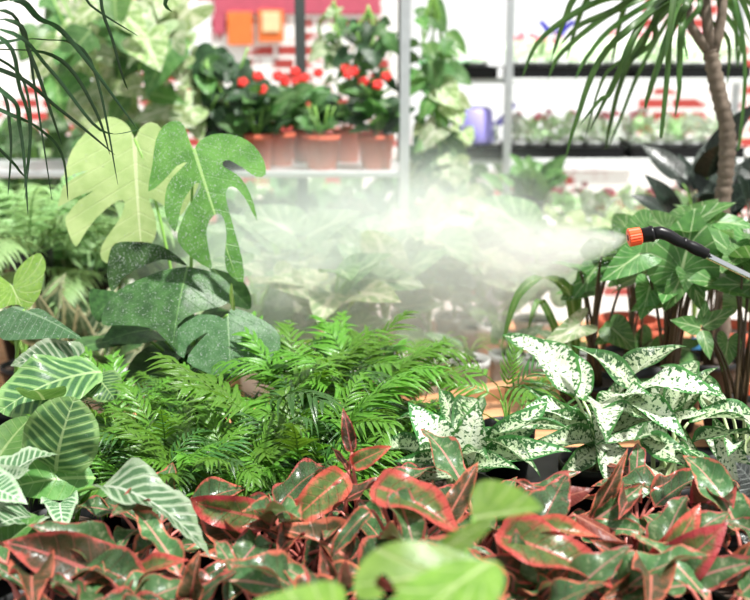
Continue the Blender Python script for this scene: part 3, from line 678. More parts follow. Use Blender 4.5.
# ------------------------------------------------------------------ right-hand arrowhead plants
AP = 'arrowhead plant '
plant('arrowhead_plant', AP+'with large veined leaves behind the spray wand', 'potted plant', 668, 2.42,
  [('syng',681,272,695,208,-.1,-.08,1.15,UPC), ('syng',706,243,748,266,-.05,-.08,1.1,UPC), ('syng',640,254,600,282,-.1,-.12,1.0,UPC), ('syng',650,230,612,250,-.02,-.05,1,UPC),
   ('syng',683,272,664,312,-.1,-.1,.9,UPC), ('syng',690,275,702,312,-.1,-.1,.9,UPC), ('syng',668,232,640,212,0,0,1), ('syng',715,222,755,228,0,0,.9), ('syng',660,300,630,312,-.05,-.08,1), ('syng',650,285,640,320,-.05,-.08,.9,UPC)],
  'petiole_dark', potr=.085, poth=.13, petr=.003, extra=9, ekeys=['syng'], hh=(.18,.4), LL=(.11,.16))
plant('arrowhead_plant', AP+'in the front black pot at right, with a small trefoil leaf', 'potted plant', 738, 2.3,
  [('trifoil',701,328,670,320,-.05,-.08,.9,UPC), ('trifoil',702,327,735,308,-.05,-.05,.9,UPC), ('trifoil',702,330,710,360,-.06,-.1,1.0,UPC), ('trifoil',702,326,706,300,-.05,-.03,.9,UPC),
   ('syng',760,285,708,285,0,-.03,.9,UPC), ('syng',728,340,722,372,0,-.02,.8,UPC), ('syng',750,240,760,285,.05,0,.9,UPC)],
  'petiole_dark', potr=.085, poth=.1, petr=.003, extra=8, ekeys=['syng'], hh=(.22,.42), LL=(.11,.15))
plant('arrowhead_plant', AP+'with bare brown stems and a pale leaf reaching left', 'potted plant', 592, 2.5,
  [('syng_pale',580,325,538,350,-.08,-.12,.7,UPC), ('syng',612,328,636,352,-.1,-.12,1.0,UPC), ('syng',612,330,595,345,-.08,-.1,.9,UPC), ('syng',600,262,572,300,0,-.02,.9,UPC), ('syng',585,290,560,300,0,0,.9), ('syng',612,250,590,262,0,0,.9)],
  'petiole_dark', potr=.075, poth=.1, petr=.004, extra=6, ekeys=['syng'], hh=(.15,.35), LL=(.09,.13))
plant('arrowhead_plant', AP+'in the black pot between the wand plant and the right edge', 'potted plant', 705, 2.62,
  [('syng',690,350,662,345,0,-.03,.9,UPC), ('syng',690,370,660,388,-.05,-.1,1,UPC)], 'petiole_dark', potr=.08, poth=.12, petr=.003, extra=10, ekeys=['syng'], hh=(.2,.4), LL=(.11,.15))
plant('arrowhead_plant', AP+'in the black pot right under the orange nozzle', 'potted plant', 630, 2.68,
  [('syng',652,340,630,380,0,0,.8,UPC)], 'petiole_dark', potr=.08, poth=.12, petr=.003, extra=9, ekeys=['syng'], hh=(.2,.36), LL=(.1,.14))
# long pale arching leaf near the spray
ar = thing('arching_leaf_plant', V((at(575,400,2.6).x, 2.6, BZ)), 'plant with one long pale arching leaf curving down under the spray', 'potted plant')
pot(ar, .05, .08, M['black'])
def strap(root, pts, w, mat, n=16, fold=.35, name='leaf', side=V((1,0,0)), parent=None):
    """long narrow gutter-shaped leaf along a curve"""
    c = []
    for i in range(n+1):
        t = i/n*(len(pts)-1); k = min(int(t), len(pts)-2); u = t-k
        g = lambda j: pts[max(0, min(len(pts)-1, j))]
        a, b, d, e = g(k-1), g(k), g(k+1), g(k+2)
        c.append(.5*(2*b+(d-a)*u+(2*a-5*b+4*d-e)*u*u+(3*b-a-3*d+e)*u**3))
    v = []; f = []; uv = []
    for i, p in enumerate(c):
        d = (c[min(i+1, n)]-c[max(i-1, 0)]).normalized(); s = side-d*side.dot(d)
        s = (s if s.length > .05 else d.orthogonal()).normalized(); nr = s.cross(d)
        if nr.z < 0: nr = -nr
        q = i/n; ww = w*.5*min(1, .45+q*3)*(1-q**3)**.8+.0003
        o = root.location
        v += [p-s*ww+nr*ww*fold-o, p-o, p+s*ww+nr*ww*fold-o]; uv += [(-.1,q),(0,q),(.1,q)]
    for i in range(n):
        b = i*3; f += [(b,b+1,b+4,b+3),(b+1,b+2,b+5,b+4)]
    return mesh_obj(name, v, f, mat, parent or root, uvs=uv)
A = lambda *q: [at(a, b, c) for a, b, c in q]
strap(ar, [ar.location+V((0,0,.07))]+A((572,300,2.5),(545,278,2.45),(518,295,2.42),(502,345,2.4)), .03, M['plain_leaf'])
strap(ar, [ar.location+V((0,0,.07))]+A((580,280,2.55),(600,262,2.5),(620,290,2.5)), .022, M['plain_leaf'])
strap(ar, [ar.location+V((0,0,.07))]+A((560,340,2.55),(540,300,2.55),(528,330,2.5)), .022, M['plain_leaf'])

# blue tags etc among the pots
for px, py, Y, w, h, lb in ((642,362,2.58,.02,.04,'small blue plant tag stuck behind the brown stems, left one'), (697,350,2.72,.03,.07,'blue plant tag between the black pots'), (702,385,2.74,.02,.03,'low blue card at the back of the black pots'), (637,388,2.56,.03,.018,'blue card lying by a black pot rim')):
    p = at(px, py, Y); o = thing('plant_tag', V((p.x, p.y, BZ+.0)), lb, 'plant tag')
    m = MB().box((0,0,p.z-BZ), (w,.0015,h)); m.build('card', M['blue_tag'], o, False); MB().box((0,.002,(p.z-BZ)/2), (.005,.0015,p.z-BZ)).build('stake', M['white_tag'], o, False)
for px, Y, lb in ((683,2.2,'white label stuck on the bench before the middle black pot'),(691,2.2,'narrow white label beside the black pot')):
    p = at(px, 408, Y); o = MB().box((0,0,.025), (.011,.0015,.05)).build('pot_label', M['white_tag'], None, False); o.location = (p.x, Y, BZ); tag(o, lb, 'label')

# ------------------------------------------------------------------ spray wand
wy = 2.06
wd = thing('spray_wand', at(634, 237, wy), 'spray wand with orange nozzle, black neck and chrome tube', 'spray wand')
def rel(px, py, Y=wy): return at(px, py, Y)-wd.location
ax = (rel(655,233)-rel(628,238)).normalized()
def along(prof, p0, d, name, mat, n=24, rid=0):
    q = V((0,0,1)).rotation_difference(d); v = []; f = []
    for s, r in prof:
        for k in range(n):
            a = 2*PI*k/n; rr_ = r*(1+rid*(k % 2)); v.append(p0+q@V((rr_*math.cos(a), rr_*math.sin(a), s)))
    for i in range(len(prof)-1):
        for k in range(n): j = (k+1) % n; f.append((i*n+k, i*n+j, (i+1)*n+j, (i+1)*n+k))
    return mesh_obj(name, v, f, mat, wd, False if rid else True)
along([(0,.004),(0,.0155),(.002,.0185),(.024,.0175),(.026,.016),(.026,.004)], rel(628,238), ax, 'nozzle_cap', M['nozzle'], 40, -.07)
along([(-.001,.0),(-.001,.006),(.002,.006)], rel(628,238), ax, 'nozzle_hole', M['wand_black'])
along([(0,.004),(0,.0145),(.02,.0155),(.021,.0165),(.026,.0165),(.027,.013),(.031,.004)], rel(640,236), ax, 'collar', M['wand_black'])
neck = [rel(652,234),rel(660,232.5),rel(668,235),rel(678,241),rel(690,246)]
m = MB(); m.tube(neck, [.013,.013,.0125,.0115,.0095], 20); m.build('neck', M['wand_black'], wd)
m = MB()
for a, b_ in ((662,233),(670,236.5),(677,240.5)):
    pass
d2 = (rel(745,273)-rel(690,246)).normalized()
along([(-.006,.004),(-.006,.0105),(0,.0115),(.004,.0105),(.012,.011),(.02,.0125),(.036,.0125),(.042,.011),(.052,.0115),(.054,.008),(.054,.004)], rel(684,243), d2, 'grip_joint', M['wand_black'])
m = MB(); m.ball(rel(672,241), .006, 1); m.ball(rel(676,243), .0055, 1); m.build('joint_knob', M['wand_black'], wd)
p0 = rel(708,256)
m = MB(); m.tube([p0, p0+d2*.9], .0062, 16); m.build('tube', M['chrome'], wd)
m = MB(); m.tube([p0+d2*.5, p0+d2*.9], .014, 14); m.build('handle', M['wand_black'], wd)

# ------------------------------------------------------------------ strap-leaved plant, upper left
sl = thing('strap_leaved_plant', V((-.98, 1.95, BZ)), 'strap-leaved plant whose thin dark leaves droop in at the upper left', 'potted plant')
pot(sl, .09, .16, M['black'])
crown = V((-.88, 1.9, 1.62))
MB().tube([p-sl.location for p in bez(sl.location+V((0,0,.13)), V((-.98,1.95,1.1)), V((-.93,1.9,1.4)), crown, 9)], [.02,.019,.018,.017,.016,.016,.016,.017,.014], 10).build('trunk', M['bark'], sl)
SLV = [((0,30),(50,70),(100,130),(138,130)), ((0,0),(40,20),(70,40),(138,130)), ((0,70),(60,110),(115,155)), ((-10,45),(40,40),(90,60),(118,185)), ((0,60),(30,110),(25,200)),
 ((0,90),(20,130),(28,215)), ((0,110),(40,130),(62,155),(68,200)), ((5,20),(30,55),(50,110),(62,145)), ((0,50),(60,60),(95,110),(110,155)), ((0,150),(20,172),(28,180)),
 ((-5,35),(20,90),(30,130),(24,190)), ((60,-30),(90,5),(138,36)), ((-5,10),(25,40),(35,90),(52,200)), ((-10,80),(10,130),(8,195)), ((70,-40),(105,20),(122,75),(128,90)), ((150,-30),(165,5),(172,12))]
for k, q in enumerate(SLV):
    yy = 1.75+(k % 5)*.05; pts = [crown+V((R.uniform(-.01,.01),R.uniform(-.01,.01),R.uniform(-.03,.03)))]
    pts += [at(a, b, yy+.02*i) for i, (a, b) in enumerate(q)]
    strap(sl, pts, R.uniform(.005,.009) if k != 1 else .013, M['strap'], 24)

# ------------------------------------------------------------------ dracaena tree, upper right
dx = at(720, 215, 2.75)
dt = thing('dracaena_tree', V((dx.x+.005, 2.75, B2)), 'dracaena tree with ringed brown trunk and drooping strap leaves', 'potted tree')
pot(dt, .11, .18, M['black'])
tr = A((722,330,2.75),(722,215,2.75),(726,170,2.75),(727,130,2.75),(718,90,2.75),(710,50,2.75))
tr = [dt.location+V((0,0,.15))]+tr; tp = []; tv = crom([(p.x, p.z) for p in tr], 12)
tp = [V((a, 2.75, b)) for a, b in tv]
MB().tube([p-dt.location for p in tp], [.0225+.0022*math.sin(i*2.2)+R.uniform(-.001,.001)-.003*i/len(tp) for i in range(len(tp))], 14).build('trunk', M['bark'], dt)
for q in (((712,54),(700,40),(690,25),(688,5)), ((710,52),(708,30),(705,-5)), ((712,54),(718,35),(722,15),(724,-10))):
    pp = [at(a,b,2.75) for a,b in q]
    MB().tube([p-dt.location for p in pp], [.017,.014,.012,.011][:len(pp)], 10).build('branch', M['bark'], dt)
cr = [at(690,-12,2.75), at(705,-20,2.75), at(724,-15,2.75)]
DLV = [((640,20),(600,60),(578,115),(565,160)), ((650,10),(620,70),(590,130)), ((655,20),(640,50),(605,75),(585,140)), ((640,0),(600,20),(560,55),(548,80)), ((650,30),(625,70),(610,125),(606,150)),
 ((668,20),(640,70),(620,120),(608,148)), ((672,20),(668,70),(662,130),(660,138)), ((682,20),(680,60),(679,90),(675,118)), ((640,-5),(590,5),(540,40),(522,78)), ((655,0),(610,30),(585,60),(575,80)),
 ((700,10),(728,40),(727,85)), ((730,0),(742,30),(737,68)), ((735,-10),(750,20),(758,70)), ((690,0),(672,30),(650,90),(645,110)), ((650,-10),(615,10),(580,25),(560,45)), ((735,0),(745,60),(740,140),(736,150)), ((735,-5),(755,10),(770,60)), ((700,-10),(730,8),(752,45)),
 ((640,25),(612,90),(600,100),(580,125)), ((668,-20),(675,5),(662,50),(655,80)), ((660,10),(655,40),(632,60),(618,90)), ((700,5),(684,30),(688,60)), ((720,5),(735,30),(745,60))]
for k, q in enumerate(DLV):
    yy = 2.45+(k*7 % 6)*.08; c = cr[0] if k < 10 else cr[k % 3]
    if k in (10,11,12,15,16,17,22): c = cr[2]
    strap(dt, [c]+[at(a,b,yy) for a,b in q], R.uniform(.011,.019), M['strap_green'], 18)
for k in range(8):
    a = k*2.4; c = cr[k % 3]; strap(dt, [c, c+V((math.cos(a)*.16, math.sin(a)*.16, .1)), c+V((math.cos(a)*.33, math.sin(a)*.33, -.02)), c+V((math.cos(a)*.4, math.sin(a)*.4, -.2))], .024, M['strap_green'], 12)

# ------------------------------------------------------------------ rear-bench plants in the mist
def bush(name, label, px, Y, z, keys, n, h, L, pm='petiole', potm='white_pot', potr=.07, poth=.1, group=None, cat='potted plant', tilt=V((0,-.55,.8)), up=(-.3,.5), x=None, petr=.0035):
    r = thing(name, V((at(px,300,Y).x if x is None else x, Y, z)), label, cat, group)
    pot(r, potr, poth, M[potm]); c = r.location+V((0,0,poth*.85))
    st = MB()
    for i in range(n):
        a = i*2.399+R.uniform(-.4,.4); q = R.uniform(.2, 1); hh = R.uniform(*h)
        d = V((math.cos(a), math.sin(a), 0)); B = c+d*.11*q+V((0,0,hh*(1.1-.3*q))); l = R.uniform(*L)
        T = B+d*l*.8+V((0,0,l*R.uniform(*up)))
        put_leaf(r, R.choice(keys), B, T, tilt, R.uniform(.85,1.15))
        st.tube([p-r.location for p in bez(c, c+V((0,0,hh*.5)), B-d*.05-V((0,0,.04)), B, 6)], petr, 5)
    st.build('stems', M[pm], r); return r
HZ = [(258,2.95),(300,3.2),(335,2.9),(385,3.05),(430,3.2),(360,3.4),(480,3.35),(535,3.45),(455,3.5),(280,3.5),(410,3.55)]
HL = ['nearest the monstera, half lost in the mist','behind the left edge of the mist','standing left in the mist, in front','in the thick of the mist, centre','behind the tall steel post','far back behind the mist centre','behind the white pots in the mist','right side of the mist, under the spray','far back right of the steel post','far back above the palms','far back beside the steel post']
for (px, Y), lb in zip(HZ, HL):
    bush('arrowhead_plant', 'soft green arrowhead plant '+lb, px, Y, B2, ['haze','haze','syng_pale'], 13, (.12,.34), (.14,.22))
for (px, Y), lb in zip([(60,2.75),(95,2.8),(130,2.95),(20,2.9)], ['left of the pair behind the elephant ear','just left of the dark monstera leaves','behind the pale monstera leaf','at the left edge behind the lime leaf']):
    bush('edged_leaf_plant', 'upright plant with cream-edged pointed leaves '+lb, px, Y, B2, ['snake'], 9, (.03,.16), (.1,.15), up=(.7,1.6), tilt=V((0,-1,.3)), potm='black')
for px, Y, lb in ((20,3.3,'at the far left'),(70,3.4,'right of the far left one'),(120,3.5,'behind the pale monstera leaf'),(180,3.3,'behind the bright split leaf'),(230,3.6,'behind the hanging tip of the split leaf')):
    bush('arrowhead_plant', 'hazy green bushy plant on the rear bench '+lb, px, Y, B2, ['haze','bg_green'], 13, (.12,.34), (.13,.2), potm='black')
# white pots in a row
for px, py, Y, r_, lb in ((468,386,2.86,.062,'front white pot left of the plank'), (503,384,2.92,.045,'slim grey-white pot between two wider ones'), (537,378,2.87,.058,'ribbed white pot behind the plank'), (575,372,2.92,.055,'rightmost white pot behind the plank'), (437,372,2.92,.055,'leftmost white pot, in the mist'), (492,350,3.25,.05,'white pot farther back behind the slim one'), (105,378,2.7,.08,'white pot under the dark monstera leaves')):
    p = at(px, py, Y); o = thing('plastic_pot', V((p.x, Y, B2 if Y > 2.8 else BZ-.0)), lb, 'pot')
    if Y < 2.8: o.location = V((at(px,360,2.52).x, 2.52, BZ))
    pot(o, r_, .13 if Y > 2.8 else .1, M['white_pot'], r_*.8)
    bl = MB(); c = V((0,0,.11))
    for i in range(7):
        a = i*.9; pp = bez(c, c+V((0,0,.05)), c+V((math.cos(a)*.05, math.sin(a)*.05, .08)), c+V((math.cos(a)*.09, math.sin(a)*.09, .06)), 6); bl.tube(pp, .002, 4)
    bl.build('stems', M['petiole'], o)
    for i in range(2):
        a = i*1.3+px; B = o.location+V((math.cos(a)*.05, math.sin(a)*.05, .16)); put_leaf(o, 'haze' if Y > 2.8 else 'dark_heart', B, B+V((math.cos(a)*.08, math.sin(a)*.08, .04)))

# ------------------------------------------------------------------ middle rack with terracotta pots
KY = 3.95; sp_ = at(320, 167, KY); SZ = sp_.z
xl, xr = at(-40,165,KY).x, at(406,165,KY).x
rk = thing('shelf_rack', V(((xl+xr)/2, KY+.08, 0)), 'steel rack with a bright post and one shelf of terracotta pots', 'rack')
MB().box((0, 0, SZ-.012), (xr-xl, .46, .024), bev=.003).build('shelf', M['steel'], rk, False)
MB().box((0, 0, .5), (xr-xl, .46, .024), bev=.003).build('shelf', M['steel'], rk, False)
def post(root, x, y, z1, w=.034, mat='steel'):
    m = MB(); m.box((x, y, z1/2), (w, .004, z1)); m.box((x-w/2+.002, y+w/2, z1/2), (.004, w, z1))
    for i in range(int(z1/.1)): m.tube([(x, y-.0035, .05+i*.1), (x, y-.0015, .05+i*.1)], .004, 6)
    return m.build('post', M[mat], root, False)
hx = (xr-xl)/2
post(rk, hx-.01, -.235, 2.4); post(rk, -hx+.01, -.235, 2.4); post(rk, hx-.01, .19, 2.4, mat='dark_steel'); 
post(rk, at(295,30,KY).x-rk.location.x, .19, 2.4, .042, 'dark_steel')
def flowers(root, c, n, mat, r=.018, sp=.05, hgt=.12):
    for i in range(n):
        a = i*2.4+R.uniform(-.3,.3); m = MB(); p = c+V((math.cos(a)*sp*R.random(), math.sin(a)*sp*R.random(), hgt*R.uniform(.8,1.2)))
        for k in range(5):
            b = k*2*PI/5; m.ball(p+V((math.cos(b)*r*.7, math.sin(b)*r*.3, math.sin(b)*r*.6)), r*.6, 1, (1,.6,1))
        m.ball(p+V((0,0,r*.2)), r*.25, 1); m.build('bloom', M[mat], root)
TP = [(278,150,4.02,'terracotta pot left of the two front ones'),(322,163,3.88,'front middle terracotta pot with small leafy plant'),(376,160,3.9,'terracotta pot nearest the bright steel post'),(306,152,4.14,'rear terracotta pot between the left and middle pots'),(347,150,4.16,'rear terracotta pot between the middle and right pots'),(258,165,3.86,'half hidden terracotta pot beside the split leaf tip')]
for k, (px, py, Y, lb) in enumerate(TP):
    r = thing('terracotta_potted_plant', V((at(px,py,Y).x, Y, SZ)), lb+(', red blooms above' if k in (0,2) else ''), 'potted plant')
    pot(r, .069 if k < 3 else .056, .125 if k < 3 else .13, M['terracotta'], .052 if k < 3 else .044)
    c = r.location+V((0,0,.11)); n = 30 if k != 1 else 12
    for i in range(n):
        a = i*2.4; q = R.uniform(.3,1); B = c+V((math.cos(a)*.06*q, math.sin(a)*.06*q, R.uniform(.02,.17 if k != 1 else .07)))
        l = R.uniform(.06,.1) if k != 1 else .045
        put_leaf(r, R.choice(['bg_green','bg_dark','bg_green']), B, B+V((math.cos(a)*l, math.sin(a)*l, R.uniform(-.3,.8)*l)), V((0,-.6,.8)), 1.1)
    st = MB()
    for i in range(6):
        a = i*1.05; st.tube([c-r.location, c-r.location+V((math.cos(a)*.05, math.sin(a)*.05, .12))], .0025, 5)
    st.build('stems', M['petiole'], r)
    if k != 1: flowers(r, V((0,0,.11)), 6 if k == 0 else 3, 'red_petal', .017, .09, .19 if k == 2 else .21)
# green vine masses behind the rack
def mass(name, label, cx, cz, Y, rx, rz, n, keys, L, cat='plant', hang=True, base=None, group=None, ry=.15):
    """loose climbing foliage: leaves on a few winding stems that start in a pot or hang from the rack"""
    bl = base if base is not None else V((cx, Y, cz+rz)); r = thing(name, bl, label, cat, group)
    st = MB()
    for s in range(7):
        e = V((cx+R.uniform(-.8,.8)*rx, Y+R.uniform(-.6,.6)*ry, cz+(R.uniform(-.9,.2) if hang else R.uniform(0,.9))*rz))
        st.tube([p-r.location for p in bez(bl.copy(), bl+(V((0,0,-.05)) if hang else V((0,0,.2))), (bl+e)/2+V((R.uniform(-.1,.1),0,0)), e, 9)], .004, 5)
    st.build('stems', M['petiole'], r)
    for i in range(n):
        while True:
            x, y, z = (R.uniform(-1,1) for _ in range(3))
            if x*x+y*y+z*z < 1: break
        B = V((cx+x*rx, Y+y*ry, cz+z*rz)); l = R.uniform(*L); a = R.uniform(0, 2*PI)
        T = B+V((math.cos(a)*l*.6, -abs(math.sin(a))*l*.5, -l*R.uniform(.1,.9)))
        put_leaf(r, R.choice(keys), B, T, V((0,-.9,.45)), R.uniform(.9,1.2))
    return r
def px_mass(name, label, x0, x1, y0, y1, Y, n, keys, L, **k):
    a, b = at(x0, y0, Y), at(x1, y1, Y)
    return mass(name, label, (a.x+b.x)/2, (a.z+b.z)/2, Y, (b.x-a.x)/2, (a.z-b.z)/2, n, keys, L, **k)
def potted_mass(name, label, x0, x1, y0, y1, Y, n, keys, L, zpot, potm='black', pr=.1, **k):
    a, b = at(x0, y0, Y), at(x1, y1, Y); base = V(((a.x+b.x)/2, Y, zpot))
    r = mass(name, label, (a.x+b.x)/2, (a.z+b.z)/2, Y, (b.x-a.x)/2, (a.z-b.z)/2, n, keys, L, hang=False, base=base, **k)
    pot(r, pr, pr*1.5, M[potm]); return r
potted_mass('cream_arrowhead_plant', 'big bushy cream-and-green arrowhead plant at the upper left', 30, 215, -25, 145, 3.93, 80, ['syng_bg','syng_bg','plain','bg_green','syng_pale'], (.14,.24), SZ, ry=.2)
potted_mass('glossy_green_plant', 'dark glossy leafy plant left of the terracotta pots', 190, 262, 40, 150, 3.95, 45, ['bg_dark'], (.1,.16), SZ, ry=.15)
px_mass('hanging_vine', 'hanging green vine on the left side of the bright steel post', 340, 396, 5, 95, 4.25, 50, ['bg_green','bg_dark'], (.07,.12), cat='hanging plant')
px_mass('hanging_vine', 'sparse vine with pale leaves above the red blooms', 318, 350, 0, 80, 4.35, 22, ['bg_green','syng_pale'], (.06,.1), cat='hanging plant')
px_mass('hanging_vine', 'broad-leaved green vine trailing right of the bright steel post', 410, 455, -10, 110, 4.2, 26, ['plain','bg_green'], (.11,.16), cat='hanging plant')
px_mass('hanging_vine', 'cream-leaved vine cascading down to the mist, right of the post', 412, 470, 80, 200, 4.15, 40, ['syng_bg','plain','bg_green','syng_pale'], (.1,.16), cat='hanging plant')
px_mass('hanging_vine', 'green vine at the very top left behind the cream leaves', 30, 120, -20, 60, 4.3, 30, ['bg_green'], (.1,.16), cat='hanging plant')
potted_mass('bushy_plant', 'green bushy plant in the shade under the terracotta shelf', 215, 300, 195, 270, 3.95, 40, ['bg_green','haze'], (.1,.16), .512, ry=.15)
potted_mass('bushy_plant', 'bushy plant under the shelf beside the steel post', 300, 400, 195, 280, 3.95, 45, ['bg_green','syng_pale'], (.1,.16), .512, ry=.15)
potted_mass('bushy_plant', 'pale bushy plant right of the post behind the mist', 415, 500, 190, 280, 3.9, 40, ['haze','syng_bg'], (.1,.16), .0, ry=.2)
BR = [(50,4.4,'left, nearest the ferns'),(110,4.45,'behind the pale split leaf'),(-5,4.5,'cut by the left edge'),(30,5.0,'far left'),(110,4.9,'behind the cream arrowhead plant'),(200,5.0,'behind the dark glossy plant'),(285,4.8,'below the left terracotta pots'),(350,5.0,'below the right terracotta pots'),(430,4.8,'just right of the bright post'),(500,5.4,'at the foot of the seedling rack post')]
for px, Y, lb in BR:
    potted_mass('tall_bushy_plant', 'tall green bush near the brick wall, '+lb, px-55, px+55, 112 if px < 150 else 160, 270, Y, 46, ['bg_green','haze','bg_green'], (.13,.2), 0, potm='black', pr=.14, ry=.2)
# ferns at left
FERN = [frond_data(n=22, lw=.22, ww=.03, mat='fern', seed=40+i, ang=75, arch=1.1) for i in range(3)]
for px, Y, z, n, lb in ((25,3.1,B2,14,'feathery fern drooping at the left edge'),(85,3.25,B2,10,'smaller fern behind the pale monstera leaf')):
    r = thing('fern', V((at(px,200,Y).x, Y, z)), lb, 'potted plant'); pot(r, .07, .4 if n > 12 else .3, M['black']); c = V((0,0,.36 if n > 12 else .27))
    for i in range(n):
        a = i*2.4; e = R.uniform(.6,1.3); L = R.uniform(.42,.56); d = V((math.cos(a)*math.cos(e), math.sin(a)*math.cos(e), math.sin(e)))
        Mx = frame(c, c+d, V((-math.cos(a), -math.sin(a), .8)), 1, L); Mx.translation = c
        o = bpy.data.objects.new('frond', FERN[i % 3]); COL.objects.link(o); o.parent = r; o.matrix_basis = Mx

# ------------------------------------------------------------------ right rack
RY = 4.9
x0, x1 = at(506,100,RY).x, at(722,100,RY).x
rr_ = thing('seedling_rack', V((x0, RY, 0)), 'tall steel rack with white shelves holding black seedling trays', 'rack')
Wd = x1-x0+.5; xs_ = -.33
zs = [at(600,78,RY).z, at(600,158,RY).z, at(600,225,RY).z-.03]
for z in zs: MB().box((Wd/2+xs_-.0, .2, z-.012), (Wd+.33, .5, .024), bev=.003).build('shelf', M['shelf_white'], rr_, False)
def post2(x, y): 
    m = MB(); m.box((x, y, 1.3), (.036, .03, 2.6), bev=.004); m.build('post', M['steel'], rr_, False)
post2(0.0, -.075); post2(Wd-.28, -.075); post2(Wd-.28, .47)
def small_plant(x, y, z, lb, grp, leafk, bloom=None, h=.08, s=1.0):
    r = thing('potted_seedling', V((x, y, z)), lb, 'potted plant', grp)
    m = MB(); m.lathe([(0,0),(.028,0),(.038,.06),(.041,.06),(.041,.066),(.036,.066),(.026,.005)], 12); m.build('pot', M['white_pot'], r)
    v = []; f = []; uv = []
    for i in range(16):
        a = R.uniform(0, 2*PI); l = R.uniform(.04,.075)*s; w = l*.24; e = R.uniform(.1,1.2); c = V((R.uniform(-.02,.02), R.uniform(-.02,.02), .06+R.uniform(0,h)))
        d = V((math.cos(a)*math.cos(e), math.sin(a)*math.cos(e), math.sin(e))); sd = V((-math.sin(a), math.cos(a), 0)); k = len(v)
        v += [c, c+d*l*.5-sd*w+V((0,0,.004)), c+d*l*.5-V((0,0,.004)), c+d*l*.5+sd*w+V((0,0,.004)), c+d*l-V((0,0,.01))]; uv += [(0,0),(-.2,.5),(0,.5),(.2,.5),(0,1)]
        f += [(k,k+2,k+1),(k,k+3,k+2),(k+1,k+2,k+4),(k+2,k+3,k+4)]
    mesh_obj('foliage', v, f, M[leafk], r, uvs=uv)
    if bloom: flowers(r, V((0,0,.07)), 3, bloom, .013, .03, .06+h*.6)
    return r
def tray(cx, cy, z, w, d, rz, lb):
    o = thing('seedling_tray', V((cx, cy, z)), lb, 'tray', None, rz); m = MB(); t_ = .006; h = .05
    m.box((0,0,.003), (w,d,.006)); m.box((0,-d/2+t_/2,h/2), (w,t_,h)); m.box((0,d/2-t_/2,h/2), (w,t_,h)); m.box((-w/2+t_/2,0,h/2), (t_,d,h)); m.box((w/2-t_/2,0,h/2), (t_,d,h))
    m.build('tray_body', M['black'], o, False)
    m = MB(); m.box((0,-d/2-.002,h), (w+.02,.016,.006)); m.box((0,d/2+.002,h), (w+.02,.016,.006)); m.build('rim', M['black'], o, False)
lv = ['top', 'middle', 'bottom']
for li, z in enumerate(zs):
    for k in range(2):
        cx = rr_.location.x+.29+k*.56; tray(cx, RY+.17, z, .53, .38, 0, 'black seedling tray on the %s shelf, %s' % (lv[li], ['beside the left post','toward the dracaena trunk'][k])) if li < 2 else None
        for i in range(6):
            for j in range(3):
                x = cx-.22+i*.088+R.uniform(-.005,.005); y = RY+.05+j*.11
                small_plant(x, y, z+(.0062 if li < 2 else 0), 'small pale potted seedling on the rack\'s %s shelf' % lv[li], 'pale seedlings on the %s shelf' % lv[li],
                            R.choice(['bg_pale','bg_white','bg_white']), None if R.random() > .3 else R.choice(['pink_petal','white_petal','pink_petal']), .08, 1.3)
# angled trays left of the post
for px, py, z, lb in ((468,62,zs[0],'angled black seedling tray on the top shelf left of the post'),(480,150,zs[1],'angled black seedling tray on the middle shelf left of the post')):
    cx = at(px,py,RY).x; tray(cx, RY+.14, z, .26, .4, 0, lb)
    for i in range(2):
        for j in range(3): small_plant(cx-.055+i*.11, RY+.03+j*.11, z+.0062, lb.replace('angled black seedling tray','small pale plant in the tray'), 'pale seedlings left of the post, '+('top' if py < 100 else 'middle'), 'bg_white', None, .06)
# blue bloom, purple pinwheel thing
p = at(552, 40, RY); o = thing('garden_pick', V((p.x, RY-.03, zs[0]+.0)), 'blue butterfly-shaped pick above the top tray', 'garden ornament'); wing_size = 1.5; zz = at(552,27,RY).z-zs[0]
MB().tube([(0,0,0),(0,0,zz)], .0025, 6).build('stick', M['black'], o)
for s, tx_ in ((-1,.055),(1,.08)):
    v = [V((0,0,zz-.02)), V((s*tx_,-.012,zz+.03)), V((s*tx_*1.3,-.015,zz+.02)), V((s*tx_*.8,-.006,zz-.01)), V((s*tx_*.5,-.006,zz-.045))]
    q = [a+V((0,.003,0)) for a in v]; f = [(0,1,2),(0,2,3),(0,3,4)]; mesh_obj('wing', v+q, f+[(a+5,c_+5,b_+5) for a,b_,c_ in f]+[(i,(i+1) % 5,(i+1) % 5+5,i+5) for i in range(5)], M['blue_petal'], o, False)
p = at(478, 95, RY-.1); o = thing('watering_can', V((p.x, RY+.05, zs[1]+.062)), 'small lilac watering can on the middle shelf tray', 'watering can')
o.scale = (1.7, 1.7, 1.7)
m = MB(); m.lathe([(0,0),(.05,0),(.055,.01),(.05,.09),(.04,.1),(.037,.1),(.045,.02)], 20); m.build('body', M['purple'], o)
MB().tube([(.04,0,.03),(.08,0,.07),(.11,0,.11)], [.012,.009,.007], 10).build('spout', M['purple'], o)
MB().tube(bez(V((-.045,0,.09)),V((-.1,0,.12)),V((-.1,0,.02)),V((-.05,0,.02)),9), .006, 8).build('handle', M['purple'], o)
o = thing('green_basin', V((at(455,30,RY).x, RY+.3, zs[0])), 'bright green plastic basin behind the vine on the top shelf', 'basin')
m = MB(); m.lathe([(0,0),(.1,0),(.16,.07),(.17,.07),(.17,.078),(.155,.078),(.095,.006)], 28); m.build('bowl', M['green_plastic'], o)

